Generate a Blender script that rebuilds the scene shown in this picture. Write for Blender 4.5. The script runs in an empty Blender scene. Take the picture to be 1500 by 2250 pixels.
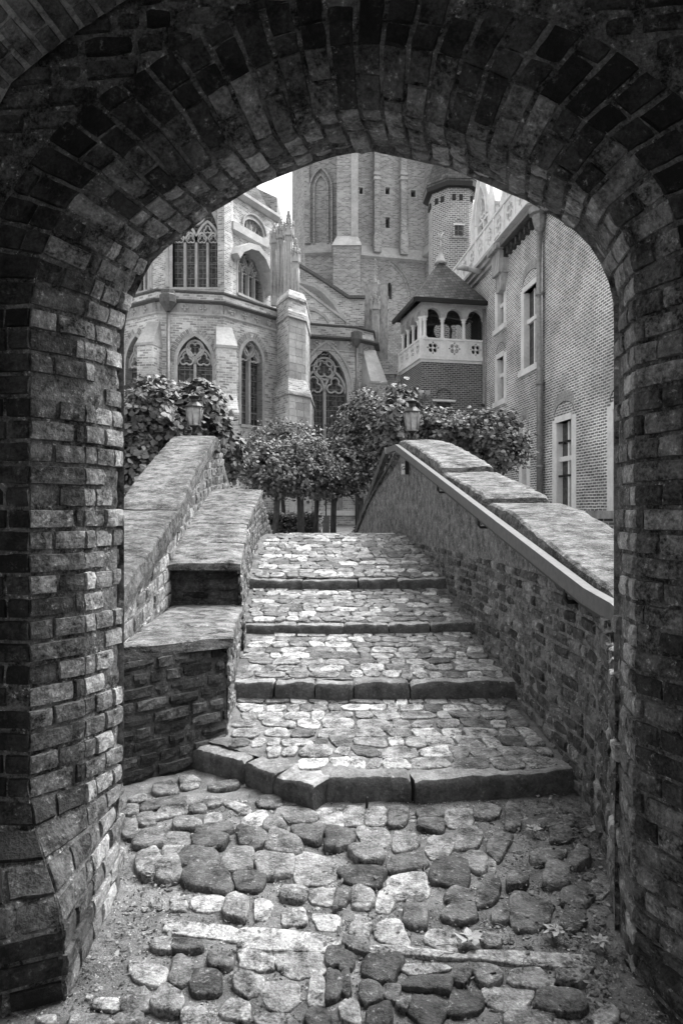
import bpy, math, random
from mathutils import Vector, noise
from mathutils.geometry import tessellate_polygon
R = random.Random(7)
sc = bpy.context.scene
COL = sc.collection
EYE, YH, F = 1.6, 1120.0, 1500.0
# ---------------- camera, sky, sun, exposure ----------------
cd = bpy.data.cameras.new('camera'); cam = bpy.data.objects.new('camera', cd); COL.objects.link(cam)
cam.location = (0, 0, EYE); cam.rotation_euler = (math.radians(90), 0, 0)
cd.sensor_fit = 'HORIZONTAL'; cd.sensor_width = 24; cd.lens = 24; cd.shift_y = (YH-1125)/1500
cd.clip_start = .05; cd.clip_end = 2000
sc.camera = cam
w = bpy.data.worlds.new('World'); sc.world = w; w.use_nodes = True
nt = w.node_tree; bg = nt.nodes['Background']
sky = nt.nodes.new('ShaderNodeTexSky'); sky.sky_type = 'NISHITA'; sky.sun_disc = False
SUN_EL, SUN_AZ = 57, 52          # azimuth clockwise from +Y
sky.sun_elevation = math.radians(SUN_EL); sky.sun_rotation = math.radians(SUN_AZ)
sky.air_density = 1.0; sky.dust_density = 5.0
bw = nt.nodes.new('ShaderNodeRGBToBW')
nt.links.new(sky.outputs[0], bw.inputs[0]); nt.links.new(bw.outputs[0], bg.inputs[0]); bg.inputs[1].default_value = .15
sd = bpy.data.lights.new('sun', 'SUN'); sd.energy = 1.15; sd.angle = math.radians(55); sd.color = (1, 1, 1)
sun = bpy.data.objects.new('sun', sd); COL.objects.link(sun)
el, az = math.radians(SUN_EL), math.radians(SUN_AZ)
dv = Vector((math.sin(az)*math.cos(el), math.cos(az)*math.cos(el), math.sin(el)))
sun.rotation_euler = dv.to_track_quat('Z', 'Y').to_euler(); sun.location = (10, 10, 30)
sc.view_settings.view_transform = 'Standard'; sc.view_settings.look = 'None'
sc.view_settings.exposure = 1.9; sc.view_settings.gamma = 1
sc.cycles.max_bounces = 8; sc.cycles.diffuse_bounces = 5

# ---------------- helpers ----------------
def V(*a): return Vector(a)
def P(px, py, Y): return V((px-750)/F*Y, Y, EYE-(py-YH)/F*Y)
class MB:
    def __init__(s): s.v = []; s.f = []; s.t = []; s.sm = []
    def add(s, vs, fs, tone=.5, smooth=False):
        b = len(s.v); s.v.extend([tuple(p) for p in vs])
        for f in fs: s.f.append([i+b for i in f]); s.t.append(tone); s.sm.append(smooth)
    def quad(s, a, b, c, d, tone=.5): s.add([a, b, c, d], [(0, 1, 2, 3)], tone)
    def box(s, x0, x1, y0, y1, z0, z1, tone=.5):
        s.prism([(x0, y0), (x1, y0), (x1, y1), (x0, y1)], z0, z1, tone)
    def prism(s, poly, z0, z1, tone=.5, top=None):
        n = len(poly); top = top or poly
        vs = [V(x, y, z0) for x, y in poly]+[V(x, y, z1) for x, y in top]
        fs = [(i, (i+1) % n, n+(i+1) % n, n+i) for i in range(n)]+[tuple(range(n))[::-1], tuple(range(n, 2*n))]
        s.add(vs, fs, tone)
    def loft(s, rings, tone=.5, closed=True, caps=True, smooth=False):
        n = len(rings[0]); vs = [p for r in rings for p in r]; fs = []
        for k in range(len(rings)-1):
            for i in range(n if closed else n-1):
                j = (i+1) % n; fs.append((k*n+i, k*n+j, (k+1)*n+j, (k+1)*n+i))
        if caps and closed: fs += [tuple(range(n))[::-1], tuple(range((len(rings)-1)*n, len(rings)*n))]
        s.add(vs, fs, tone, smooth)
    def tube(s, pts, r, n=8, tone=.5):
        pts = [Vector(p) for p in pts]; rings = []
        rs = r if isinstance(r, (list, tuple)) else [r]*len(pts)
        for i, p in enumerate(pts):
            d = (pts[min(i+1, len(pts)-1)]-pts[max(i-1, 0)]).normalized()
            a = d.cross(V(0, 0, 1)) if abs(d.z) < .95 else d.cross(V(1, 0, 0)); a.normalize(); b = d.cross(a)
            rings.append([p+(a*math.cos(q)+b*math.sin(q))*rs[i] for q in [2*math.pi*k/n for k in range(n)]])
        s.loft(rings, tone, smooth=True)
    def lathe(s, c, prof, n=12, tone=.5, smooth=True, rot=0):
        c = Vector(c)
        s.loft([[c+V(r*math.cos(rot+2*math.pi*k/n), r*math.sin(rot+2*math.pi*k/n), z) for k in range(n)] for r, z in prof], tone, smooth=smooth)
    def bar(s, pts, wd, ht, tone=.5, up=V(0, 0, 1)):
        pts = [Vector(p) for p in pts]; rings = []
        for i, p in enumerate(pts):
            d = (pts[min(i+1, len(pts)-1)]-pts[max(i-1, 0)]).normalized()
            a = d.cross(up).normalized(); b = a.cross(d).normalized()
            rings.append([p+a*wd/2*x+b*ht/2*y for x, y in ((-1, -1), (1, -1), (1, 1), (-1, 1))])
        s.loft(rings, tone)
    def build(s, name, mat, parent=None, kind=None):
        me = bpy.data.meshes.new(name); me.from_pydata(s.v, [], s.f); 
        at = me.attributes.new('tone', 'FLOAT', 'FACE'); at.data.foreach_set('value', s.t)
        me.polygons.foreach_set('use_smooth', s.sm)
        uv = me.uv_layers.new(name='UVMap'); buf = [0.0]*(2*len(me.loops)); Z = V(0, 0, 1)
        vv = me.vertices
        for p in me.polygons:
            n = p.normal
            if abs(n.z) > .75: t = V(1, 0, 0); b = V(0, 1, 0)
            else:
                t = Z.cross(n).normalized(); b = n.cross(t)
                if abs(n.z) < .25: b = Z
                # merge tiny direction differences so courses stay continuous
            for li in p.loop_indices:
                c = vv[me.loops[li].vertex_index].co; buf[2*li] = c.dot(t); buf[2*li+1] = c.dot(b)
        uv.data.foreach_set('uv', buf)
        me.materials.append(mat); me.update()
        o = bpy.data.objects.new(name, me); COL.objects.link(o)
        if parent: o.parent = parent
        if kind: o['kind'] = kind
        return o
def thing(name, label, cat, loc=(0, 0, 0), group=None):
    o = bpy.data.objects.new(name, None); COL.objects.link(o); o['label'] = label; o['category'] = cat
    o.empty_display_size = .2
    if group: o['group'] = group
    return o
def tag(o, label, cat, group=None):
    o['label'] = label; o['category'] = cat
    if group: o['group'] = group
    return o
class Fr:
    """vertical plane through two plan points; d > 0 is towards the passage"""
    def __init__(s, A, B):
        s.A = Vector(A); B = Vector(B); s.L = (B-s.A).length; s.t = (B-s.A)/s.L
        n = Vector((s.t.y, -s.t.x)); s.n = n if n.dot(-s.A) > 0 else -n
    def pt(s, u, z, d=0):
        q = s.A+s.t*u+s.n*d; return V(q.x, q.y, z)
    def uv(s, px, py):
        k = (px-750)/F; Y = (s.A.dot(s.n))/(k*s.n.x+s.n.y); X = k*Y
        return ((Vector((X, Y))-s.A).dot(s.t), EYE-(py-YH)/F*Y)
def circ(c, r, a0=0, a1=360, n=20):
    return [(c[0]+r*math.cos(math.radians(a0+(a1-a0)*i/n)), c[1]+r*math.sin(math.radians(a0+(a1-a0)*i/n))) for i in range(n+1)]
def arch(u0, u1, z0, zs, zt, n=10):
    """outline, up the left side, over the arch, down the right"""
    c = (u0+u1)/2; w_ = (u1-u0)/2; h = zt-zs; pts = [(u0, z0)]
    if h > w_*1.02:
        r = (w_*w_+h*h)/(2*w_); a = math.acos(max(-1, min(1, (r-w_)/r)))
        L = [(u0+r-r*math.cos(a*i/n), zs+r*math.sin(a*i/n)) for i in range(n+1)]
    else: L = [(c-w_*math.cos(math.pi/2*i/n), zs+h*math.sin(math.pi/2*i/n)) for i in range(n+1)]
    return pts+L+[(2*c-u, z) for u, z in L[::-1][1:]]+[(u1, z0)]
def wall(mb, fr, outer, holes=(), rev=.3, d=0, tone=.5, thick=0):
    loops = [[V(u, z, 0) for u, z in outer]]+[[V(u, z, 0) for u, z in h] for h in holes]
    tr = tessellate_polygon(loops); flat = [p for l in loops for p in l]
    vs = [fr.pt(p.x, p.y, d) for p in flat]; fs = []
    for a, b, c in tr:
        n = (vs[b]-vs[a]).cross(vs[c]-vs[a]); q = V(fr.n.x, fr.n.y, 0)
        fs.append((a, b, c) if n.dot(q) > 0 else (a, c, b))
    mb.add(vs, fs, tone)
    for h in holes:
        for i in range(len(h)):
            a, b = h[i], h[(i+1) % len(h)]
            mb.quad(fr.pt(*a, d), fr.pt(*b, d), fr.pt(*b, d-rev), fr.pt(*a, d-rev), tone)
    if thick:
        mb.add([fr.pt(p.x, p.y, d-thick) for p in flat], [f[::-1] for f in fs], tone)
        for i in range(len(outer)):
            a, b = outer[i], outer[(i+1) % len(outer)]
            mb.quad(fr.pt(*a, d), fr.pt(*b, d), fr.pt(*b, d-thick), fr.pt(*a, d-thick), tone)
def ribbon(mb, fr, pts, wd, d0, d1, closed=False, tone=.5, side=0):
    n = len(pts); rings = []
    if closed and (Vector(pts[0])-Vector(pts[-1])).length < 1e-5: pts = pts[:-1]; n -= 1
    for i in range(n):
        p = Vector(pts[i])
        a = Vector(pts[(i-1) % n]) if (closed or i > 0) else p; b = Vector(pts[(i+1) % n]) if (closed or i < n-1) else p
        t = (b-a).normalized(); m = Vector((-t.y, t.x))
        l = p+m*wd*(.5+side*.5); r = p-m*wd*(.5-side*.5)
        rings.append([fr.pt(*r, d0), fr.pt(*(r+(p-r)*.25), d1), fr.pt(*(l+(p-l)*.25), d1), fr.pt(*l, d0)])
    if closed: rings.append(rings[0])
    mb.loft(rings, tone, caps=not closed)
def foil(c, r, n=4, rot=45):
    pts = []; k = r*.52
    for i in range(n):
        a = rot+360/n*i; cc = (c[0]+k*math.cos(math.radians(a)), c[1]+k*math.sin(math.radians(a)))
        pts += circ(cc, r*.48, a-115, a+115, 8)
    return pts
# ---------------- materials (all neutral grey: the photograph is black and white) ----------------
def newmat(name):
    m = bpy.data.materials.new(name); m.use_nodes = True; n = m.node_tree; p = n.nodes['Principled BSDF']
    p.inputs['Specular IOR Level'].default_value = .3
    return m, n, p
def N(n, t, **k):
    x = n.nodes.new(t)
    for a, b in k.items(): setattr(x, a, b)
    return x
def M(n, op, a, b=None, c=None):
    x = n.nodes.new('ShaderNodeMath'); x.operation = op
    for i, q in enumerate((a, b, c)):
        if q is None: continue
        if isinstance(q, (int, float)): x.inputs[i].default_value = q
        else: n.links.new(q, x.inputs[i])
    return x.outputs[0]
def noi(n, co, sc_, det=6, ro=.6, off=0):
    x = N(n, 'ShaderNodeTexNoise'); x.inputs['Scale'].default_value = sc_; x.inputs['Detail'].default_value = det; x.inputs['Roughness'].default_value = ro
    if off:
        mp = N(n, 'ShaderNodeMapping'); mp.inputs['Location'].default_value = (off, off*1.7, off*.3); n.links.new(co, mp.inputs[0]); co = mp.outputs[0]
    n.links.new(co, x.inputs['Vector']); return x.outputs['Fac']
def ramp(n, f, a, b, va, vb):
    x = N(n, 'ShaderNodeMapRange'); x.interpolation_type = 'SMOOTHSTEP'; n.links.new(f, x.inputs[0])
    for i, q in enumerate((a, b, va, vb)): x.inputs[i+1].default_value = q
    return x.outputs[0]
def rock(name, lo, hi, s=8, fine=60, bump=.6, dist=.012, rough=.85, spots=.0, contrast=.7, aniso=None, worn=0):
    m, n, p = newmat(name)
    tc = N(n, 'ShaderNodeTexCoord').outputs['Object']
    if aniso:
        mp = N(n, 'ShaderNodeMapping'); mp.inputs['Scale'].default_value = aniso; n.links.new(tc, mp.inputs[0]); tc = mp.outputs[0]
    at = N(n, 'ShaderNodeAttribute'); at.attribute_name = 'tone'
    a = noi(n, tc, s); b = noi(n, tc, fine, 5, .7); c = noi(n, tc, s*3.1, 6, .65, 4)
    base = M(n, 'MULTIPLY_ADD', at.outputs['Fac'], hi-lo, lo)
    k = M(n, 'ADD', ramp(n, a, .3, .7, 1-contrast*.45, 1+contrast*.45), ramp(n, b, .35, .65, -contrast*.3, contrast*.3))
    k = M(n, 'ADD', k, ramp(n, c, .35, .65, -contrast*.2, contrast*.2))
    v = M(n, 'MULTIPLY', base, k)
    if spots:
        v = M(n, 'ADD', v, M(n, 'MULTIPLY', M(n, 'MULTIPLY', ramp(n, c, .56, .66, 0, 1), ramp(n, b, .5, .58, 0, 1)), spots))
    if worn:
        ge = N(n, 'ShaderNodeNewGeometry'); v = M(n, 'MULTIPLY', v, ramp(n, ge.outputs['Pointiness'], .46, .54, 1-worn*.4, 1+worn))
    v = M(n, 'MAXIMUM', v, .008)
    n.links.new(v, p.inputs['Base Color']); p.inputs['Roughness'].default_value = rough
    bp = N(n, 'ShaderNodeBump'); bp.inputs['Strength'].default_value = bump; bp.inputs['Distance'].default_value = dist
    h = M(n, 'ADD', M(n, 'MULTIPLY', b, .6), c); n.links.new(h, bp.inputs['Height']); n.links.new(bp.outputs[0], p.inputs['Normal'])
    return m
def brick(name, c1, c2, mo, bw_=.2, bh=.07, ms=.012, stain=.4, s=.6, bump=.5):
    m, n, p = newmat(name)
    uv = N(n, 'ShaderNodeUVMap').outputs[0]; tc = N(n, 'ShaderNodeTexCoord').outputs['Object']
    # slight wander of the courses
    nz = N(n, 'ShaderNodeTexNoise'); nz.inputs['Scale'].default_value = 2.5; n.links.new(tc, nz.inputs['Vector'])
    sub = N(n, 'ShaderNodeVectorMath', operation='SUBTRACT'); n.links.new(nz.outputs['Color'], sub.inputs[0]); sub.inputs[1].default_value = (.5, .5, .5)
    scl = N(n, 'ShaderNodeVectorMath', operation='SCALE'); n.links.new(sub.outputs[0], scl.inputs[0]); scl.inputs['Scale'].default_value = .035
    add = N(n, 'ShaderNodeVectorMath', operation='ADD'); n.links.new(uv, add.inputs[0]); n.links.new(scl.outputs[0], add.inputs[1])
    b = N(n, 'ShaderNodeTexBrick'); n.links.new(add.outputs[0], b.inputs['Vector'])
    g = lambda x: (x, x, x, 1)
    b.inputs['Color1'].default_value = g(c1); b.inputs['Color2'].default_value = g(c2); b.inputs['Mortar'].default_value = g(mo)
    b.inputs['Scale'].default_value = 1; b.inputs['Mortar Size'].default_value = ms; b.inputs['Mortar Smooth'].default_value = .25
    b.inputs['Brick Width'].default_value = bw_; b.inputs['Row Height'].default_value = bh
    a = noi(n, tc, s, 7, .65); f = noi(n, tc, 30, 5, .7)
    k = M(n, 'ADD', ramp(n, a, .32, .68, 1-stain, 1+stain), ramp(n, f, .3, .7, -.18, .18))
    v = M(n, 'MULTIPLY', b.outputs['Color'], k); n.links.new(v, p.inputs['Base Color']); p.inputs['Roughness'].default_value = .9
    bp = N(n, 'ShaderNodeBump'); bp.inputs['Strength'].default_value = bump; bp.inputs['Distance'].default_value = .02
    h = M(n, 'SUBTRACT', M(n, 'MULTIPLY', f, .5), b.outputs['Fac']); n.links.new(h, bp.inputs['Height']); n.links.new(bp.outputs[0], p.inputs['Normal'])
    return m
def plain(name, v, rough=.6, metal=0, spec=.3, var=.25, s=12):
    m, n, p = newmat(name); tc = N(n, 'ShaderNodeTexCoord').outputs['Object']
    a = noi(n, tc, s); n.links.new(M(n, 'MULTIPLY', ramp(n, a, .3, .7, 1-var, 1+var), v), p.inputs['Base Color'])
    p.inputs['Roughness'].default_value = rough; p.inputs['Metallic'].default_value = metal; p.inputs['Specular IOR Level'].default_value = spec
    return m
def leafmat(name, v, rough=.55):
    m, n, p = newmat(name); at = N(n, 'ShaderNodeAttribute'); at.attribute_name = 'tone'
    n.links.new(M(n, 'MULTIPLY_ADD', at.outputs['Fac'], v*1.3, v*.35), p.inputs['Base Color'])
    p.inputs['Roughness'].default_value = rough; p.inputs['Specular IOR Level'].default_value = .4
    return m
def glassmat(name, v=.03, line=.16, w_=.18, h=.24):
    m, n, p = newmat(name); uv = N(n, 'ShaderNodeUVMap').outputs[0]
    b = N(n, 'ShaderNodeTexBrick'); n.links.new(uv, b.inputs['Vector']); b.offset = 0
    g = lambda x: (x, x, x, 1)
    b.inputs['Color1'].default_value = g(v*.6); b.inputs['Color2'].default_value = g(v*1.8); b.inputs['Mortar'].default_value = g(line)
    b.inputs['Scale'].default_value = 1; b.inputs['Mortar Size'].default_value = .012; b.inputs['Brick Width'].default_value = w_; b.inputs['Row Height'].default_value = h
    vo = N(n, 'ShaderNodeTexVoronoi'); vo.inputs['Scale'].default_value = 9; n.links.new(uv, vo.inputs['Vector'])
    vv = M(n, 'MULTIPLY', b.outputs['Color'], ramp(n, vo.outputs['Distance'], .1, .6, .5, 2.2))
    n.links.new(vv, p.inputs['Base Color']); p.inputs['Roughness'].default_value = .35; p.inputs['Specular IOR Level'].default_value = .25
    return m
m_oldbrick = rock('old_brick', .015, .13, 9, 80, 1.0, .014, .8, .20, 1.5, worn=.6)
m_soffit = rock('lit_lime_brick', .14, .40, 9, 80, 1.0, .014, .85, .30, 1.2, worn=.6)  # lime smears plus light from outside, both put into a paler brick
m_splay = rock('half_lit_worn_brick', .03, .22, 9, 80, 1.0, .014, .85, .25, 1.5, worn=.6)  # worn brick, its tone lightened as a half-lit step below the soffit
m_shaded = rock('shaded_brick', .008, .055, 8, 80, 1.0, .014, .8, .08, 1.5, worn=.5)  # shade inside the passage, painted in as near-black brick
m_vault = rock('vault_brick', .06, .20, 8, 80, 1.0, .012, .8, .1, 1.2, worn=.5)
m_vmort = rock('vault_mortar', .25, .50, 8, 80, 1.0, .012, .9, .1, 1.0)
m_mortar = rock('old_mortar', .02, .16, 11, 90, 1.0, .01, .95, .35, 1.6)
m_wallbrick = rock('weathered_brick', .05, .24, 7, 60, 1.0, .012, .9, .32, 1.2, worn=.6)
m_wallmort = rock('weathered_mortar', .10, .24, 10, 60, 1.0, .012, .95, .25, 1.0)
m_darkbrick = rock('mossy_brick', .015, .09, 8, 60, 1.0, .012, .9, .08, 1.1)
m_coping = rock('bluestone_coping', .035, .14, 7, 85, 1.0, .018, .85, .14, 1.5, aniso=(1, 1.3, 1.8), worn=.4)
m_cobble = rock('cobble', .03, .29, 12, 95, 1.0, .012, .55, .14, 1.4, worn=.6)
m_sand = rock('joint_sand', .06, .24, 4, 130, 1.0, .014, .95, .25, .9)
m_kerb = rock('kerb_stone', .03, .30, 9, 70, .9, .010, .8, .1, .7, worn=.5)
m_church = brick('church_brick', .24, .62, .60, .24, .085, .012, .30)
m_churchd = brick('choir_brick', .20, .54, .56, .22, .08, .012, .30)
m_tower = brick('tower_brick', .16, .38, .40, .25, .09, .012, .18, .35)
m_mansion = brick('mansion_brick', .11, .28, .78, .22, .078, .015, .30)
m_gallery = brick('gallery_brick', .055, .13, .34, .20, .075, .013, .15)
m_turret = brick('turret_brick', .13, .26, .56, .22, .09, .015, .15)
m_stone = rock('carved_stone', .26, .56, 1.3, 14, .4, .02, .85, 0, .35)
m_white = rock('white_stone', .62, .86, 1.3, 14, .3, .015, .8, 0, .2)
m_greystone = rock('sooty_stone', .20, .48, 2.2, 12, .2, .01, .85, 0, .6, aniso=(1, 1, .4))
m_slate = brick('slate', .06, .12, .035, .22, .16, .012, .25, 1.2, .9)
m_lead = plain('lead', .10, .55)
m_glass = glassmat('leaded_glass', .022, .09); m_glass2 = glassmat('mansion_glass', .018, .05, .28, .32)
m_black = plain('black_iron', .015, .45, .3, .5)
m_rail = plain('weathered_teak_rail', .13, .6, .0, .2, .12, 25)
m_pipe = plain('zinc_pipe', .22, .45, .3, .5)
m_lampglass = plain('frosted_lamp_glass', .34, .35, 0, .5, .3, 14)
m_leaf = leafmat('linden_leaf', .12); m_leafb = leafmat('broad_leaf', .11); m_hedge = leafmat('hedge_leaf', .10)
m_bark = rock('bark', .05, .12, 9, 60, .9, .015, .9, 0, .8, aniso=(1, 1, .3))
m_dry = leafmat('dead_leaf', .20)
m_ground = rock('garden_ground', .14, .24, .8, 20, .5, .02, .95, 0, .5)
m_dark = plain('dark_interior', .02, .9)
# ================= near masonry =================
def jit(p, s, a): return noise.noise_vector(p*s)*a
def brickcell(mb, S, u0, u1, v0, v1, tone, r=.007, gu=3, gv=2, back=.03, bulge=.003, rough=.006, prot=0):
    """one rounded brick laid on the surface S(u,v,d)"""
    us = [u0, u0+r]+[u0+r+(u1-u0-2*r)*i/gu for i in range(1, gu)]+[u1-r, u1]
    vs = [v0, v0+r]+[v0+r+(v1-v0-2*r)*i/gv for i in range(1, gv)]+[v1-r, v1]
    sk = [R.uniform(-.003, .003) for _ in range(4)]; tl = [R.uniform(-.003, .003) for _ in range(2)]
    pts = []; nu, nv = len(us), len(vs); off = V(R.random()*50, R.random()*50, 0)
    for j, v in enumerate(vs):
        for i, u in enumerate(us):
            eu = i in (0, nu-1); ev = j in (0, nv-1)
            fu = (u-u0)/(u1-u0); fv = (v-v0)/(v1-v0)
            d = prot+tl[0]*(fu-.5)*2+tl[1]*(fv-.5)*2
            nn = noise.noise(V(u*28, v*28, 0)+off)
            if eu or ev: d -= back
            else: d += bulge+rough*nn
            if i in (1, nu-2) and j in (1, nv-2): d -= r*.8+abs(nn)*rough
            elif (i in (1, nu-2) or j in (1, nv-2)): d -= abs(nn)*rough*.9
            du = rough*.7*noise.noise(V(u*22+9, v*22, 3)+off); dv_ = rough*.7*noise.noise(V(u*22, v*22+7, 8)+off)+sk[0]*(fu-.5)*2
            pts.append(S(u+du, v+dv_, d))
    fs = [(j*nu+i, j*nu+i+1, (j+1)*nu+i+1, (j+1)*nu+i) for j in range(nv-1) for i in range(nu-1)]
    mb.add(pts, fs, tone, False)
def btone():
    q = R.random()
    return R.uniform(.0, .3) if q < .35 else (R.uniform(.3, .7) if q < .8 else R.uniform(.75, 1.15))
class Plane:
    def __init__(s, A, B): s.f = Fr(A, B)
    def hit(s, px, py): u, z = s.f.uv(px, py); return s.f.pt(u, z)
P0 = Plane((-.896, 2.80), (1.043, 2.63)); P1 = Plane((-.97, 2.60), (.998, 2.34)); P2 = Plane((-1.115, 2.44), (1.08, 2.158))
ZS = 2.33; NL, NA = 29, 33
def curve(pl, xl, left, arc, xr, right=None):
    """resampled masonry edge: NL courses up the left jamb, NA voussoirs, NL down the right jamb"""
    a = pl.hit(xl, 1500); b = pl.hit(xr, 1500)
    A = [V(a.x, a.y, ZS)]+[pl.hit(*q) for q in arc]+[V(b.x, b.y, ZS)]
    L = [0]
    for i in range(1, len(A)): L.append(L[-1]+(A[i]-A[i-1]).length)
    def leg(i, p, fl):
        z = ZS*i/NL
        if not fl: return V(p.x, p.y, z)
        k = max(0, min(1, (.58-z)/.36)); k = k*k*(3-2*k); return V(p.x+(fl[0]-p.x)*k, p.y+(fl[1]-p.y)*k, z)
    out = [leg(i, a, left) for i in range(NL)]
    for k in range(NA+1):
        t = L[-1]*k/NA; i = 1
        while i < len(L)-1 and L[i] < t: i += 1
        out.append(A[i-1].lerp(A[i], (t-L[i-1])/(L[i]-L[i-1])))
    return out+[V(b.x, b.y, ZS*i/NL) for i in range(NL-1, -1, -1)]
C0 = curve(P0, 270, (-.925, 2.93), [(272, 700), (280, 680), (290, 655), (303, 625), (330, 575), (360, 545), (395, 520), (430, 490), (465, 462), (500, 443), (555, 408), (605, 387), (660, 366), (700, 350), (750, 335), (815, 328), (895, 345), (990, 367), (1050, 392), (1125, 425), (1165, 440), (1200, 462), (1250, 492), (1282, 520), (1308, 550), (1328, 590), (1344, 630), (1350, 670)], 1350)
C1 = curve(P1, 188, (-.915, 2.52), [(194, 660), (203, 625), (215, 590), (235, 553), (270, 500), (310, 462), (350, 433), (400, 402), (440, 376), (500, 342), (550, 315), (600, 294), (650, 274), (700, 255), (750, 243), (825, 240), (890, 253), (950, 270), (1010, 292), (1060, 308), (1110, 328), (1150, 348), (1190, 370), (1250, 402), (1315, 445), (1345, 480), (1370, 518), (1386, 560), (1391, 610)], 1393)
C2 = curve(P2, 65, (-.895, 2.21), [(75, 620), (90, 565), (120, 490), (165, 425), (235, 362), (320, 300), (420, 230), (505, 178), (575, 142), (650, 112), (750, 93), (850, 95), (950, 110), (1100, 162), (1250, 240), (1350, 305), (1420, 365), (1470, 440), (1497, 530)], 1502)
C3 = curve(P2, -60, (-1.25, 2.06), [(-50, 600), (-35, 540), (0, 462), (20, 425), (75, 342), (110, 300), (165, 243), (240, 198), (350, 128), (425, 82), (500, 42), (590, 8), (700, -20), (800, -30), (900, -25), (1000, -10), (1100, 12), (1225, 50), (1300, 78), (1370, 115), (1440, 165), (1520, 230), (1580, 310), (1615, 420), (1625, 520)], 1630)
def bandS(Ca, Cb):
    n = len(Ca)
    def S(u, v, d):
        u = max(0, min(n-1.0001, u)); i = int(u); f = u-i
        a = Ca[i].lerp(Ca[i+1], f); b = Cb[i].lerp(Cb[i+1], f)
        j = max(0, i-1 if f < .5 else i); k = min(n-1, j+2)
        ta = (Ca[k]-Ca[j]).normalized(); nn = (b-a).cross(ta).normalized()
        return a.lerp(b, v)+nn*d
    return S
def unitS(S, cl, bl):
    return lambda u, v, d: S(u/cl, v/bl, d)
def band(mb, mm, Ca, Cb, pats, sgn, bl, rough, gu, gv, dep=.009):
    """bricks of one band; lengths in metres, cl = course height"""
    cl = .08
    S0 = bandS(Ca, Cb); S = lambda u, v, d: S0(u/cl, v/bl, d*sgn)
    n = len(Ca)-1
    for i in range(n):
        pt_ = pats[(i) % len(pats)]; v = 0
        for k, q in enumerate(pt_):
            v1 = v+q*bl; g = .004
            cr = R.random()
            if cr > .02:
                brickcell(mb, S, i*cl+g*R.uniform(.6, 1.6), (i+1)*cl-g*R.uniform(.6, 1.6), v+(0 if k == 0 else g), v1-(0 if k == len(pt_)-1 else g), btone(), .005, gu, max(2, int(gv*q*2)), .028, .003, rough, R.uniform(-.005, .006)+(R.uniform(-.026, .010) if (Cb is C0 and k == len(pt_)-1) else 0))
            v = v1
    rings = [[S(i*cl*.5 if 0 else i*cl, bl*j/8, -dep-(.03 if (Cb is C0 and j == 8) else 0)+.004*noise.noise(V(i*1.7, j*2.1, sgn))) for j in range(9)] for i in range(n+1)]
    mm.loft(rings, .5, closed=False, smooth=True)
arc_t = thing('brick_archway', 'rough old brick archway with splayed jambs framing the whole view', 'archway')
mb, mm = MB(), MB()
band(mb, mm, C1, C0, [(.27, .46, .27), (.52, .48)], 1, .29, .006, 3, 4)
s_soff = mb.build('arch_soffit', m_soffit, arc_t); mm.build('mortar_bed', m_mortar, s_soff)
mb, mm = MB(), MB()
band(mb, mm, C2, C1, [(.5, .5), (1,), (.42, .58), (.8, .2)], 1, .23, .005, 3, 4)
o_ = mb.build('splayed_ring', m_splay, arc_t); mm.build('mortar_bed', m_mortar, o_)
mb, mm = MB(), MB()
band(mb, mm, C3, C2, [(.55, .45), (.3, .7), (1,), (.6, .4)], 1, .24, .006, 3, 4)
o_ = mb.build('front_ring', m_shaded, arc_t); mm.build('mortar_bed', m_mortar, o_)
# face of the wall above the ring (level courses)
f2 = P2.f; c3uv = [((p.xy-f2.A).dot(f2.t), p.z) for p in C3]
def inside(u, z, poly):
    c = False; j = len(poly)-1
    for i in range(len(poly)):
        if (poly[i][1] > z) != (poly[j][1] > z) and u < (poly[j][0]-poly[i][0])*(z-poly[i][1])/(poly[j][1]-poly[i][1])+poly[i][0]: c = not c
        j = i
    return c
mb, mm = MB(), MB(); z = 0; k = 0
S = lambda u, v, d: f2.pt(u, v, d)
while z < 4.1:
    u = -.75+(.0 if k % 2 else .11)
    while u < 3.3:
        L = R.choice([.2, .21, .22, .11, .19]); 
        pts_ = [(u+.015, z+.015), (u+L-.015, z+.06), (u+L/2, z+.04)]
        if not any(inside(a, b, c3uv) for a, b in pts_) and z > 2.0:
            brickcell(mb, S, u+.007, u+L-.007, z+.006, z+.074, btone(), .01, 4, 2, .04, .002, .012, R.uniform(-.012, .004))
        u += L
    z += .082; k += 1
i0, i1 = NL, NL+NA
poly = [(-1.0, 4.3), (-1.0, 1.9)]+[c3uv[NL-3]]+c3uv[i0:i1+1]+[c3uv[i1+3]]+[(3.5, 1.9), (3.5, 4.3)]
wall(mm, f2, poly, d=-.016)
o_ = mb.build('spandrel_wall', m_shaded, arc_t); mm.build('mortar_bed', m_mortar, o_)
# solid body behind the faces, so that the outside reads as a thick wall
mb = MB(); n0 = len(C0)
c0uv = [((p.xy-P0.f.A).dot(P0.f.t), p.z) for p in C0]
wall(mb, P0.f, [(-3, 0), c0uv[0]]+c0uv[1:-1]+[c0uv[-1], (5, 0), (5, 4.0), (-3, 4.0)], d=-.012)
mb.build('outer_wall_face', m_wallbrick, arc_t)
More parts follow.
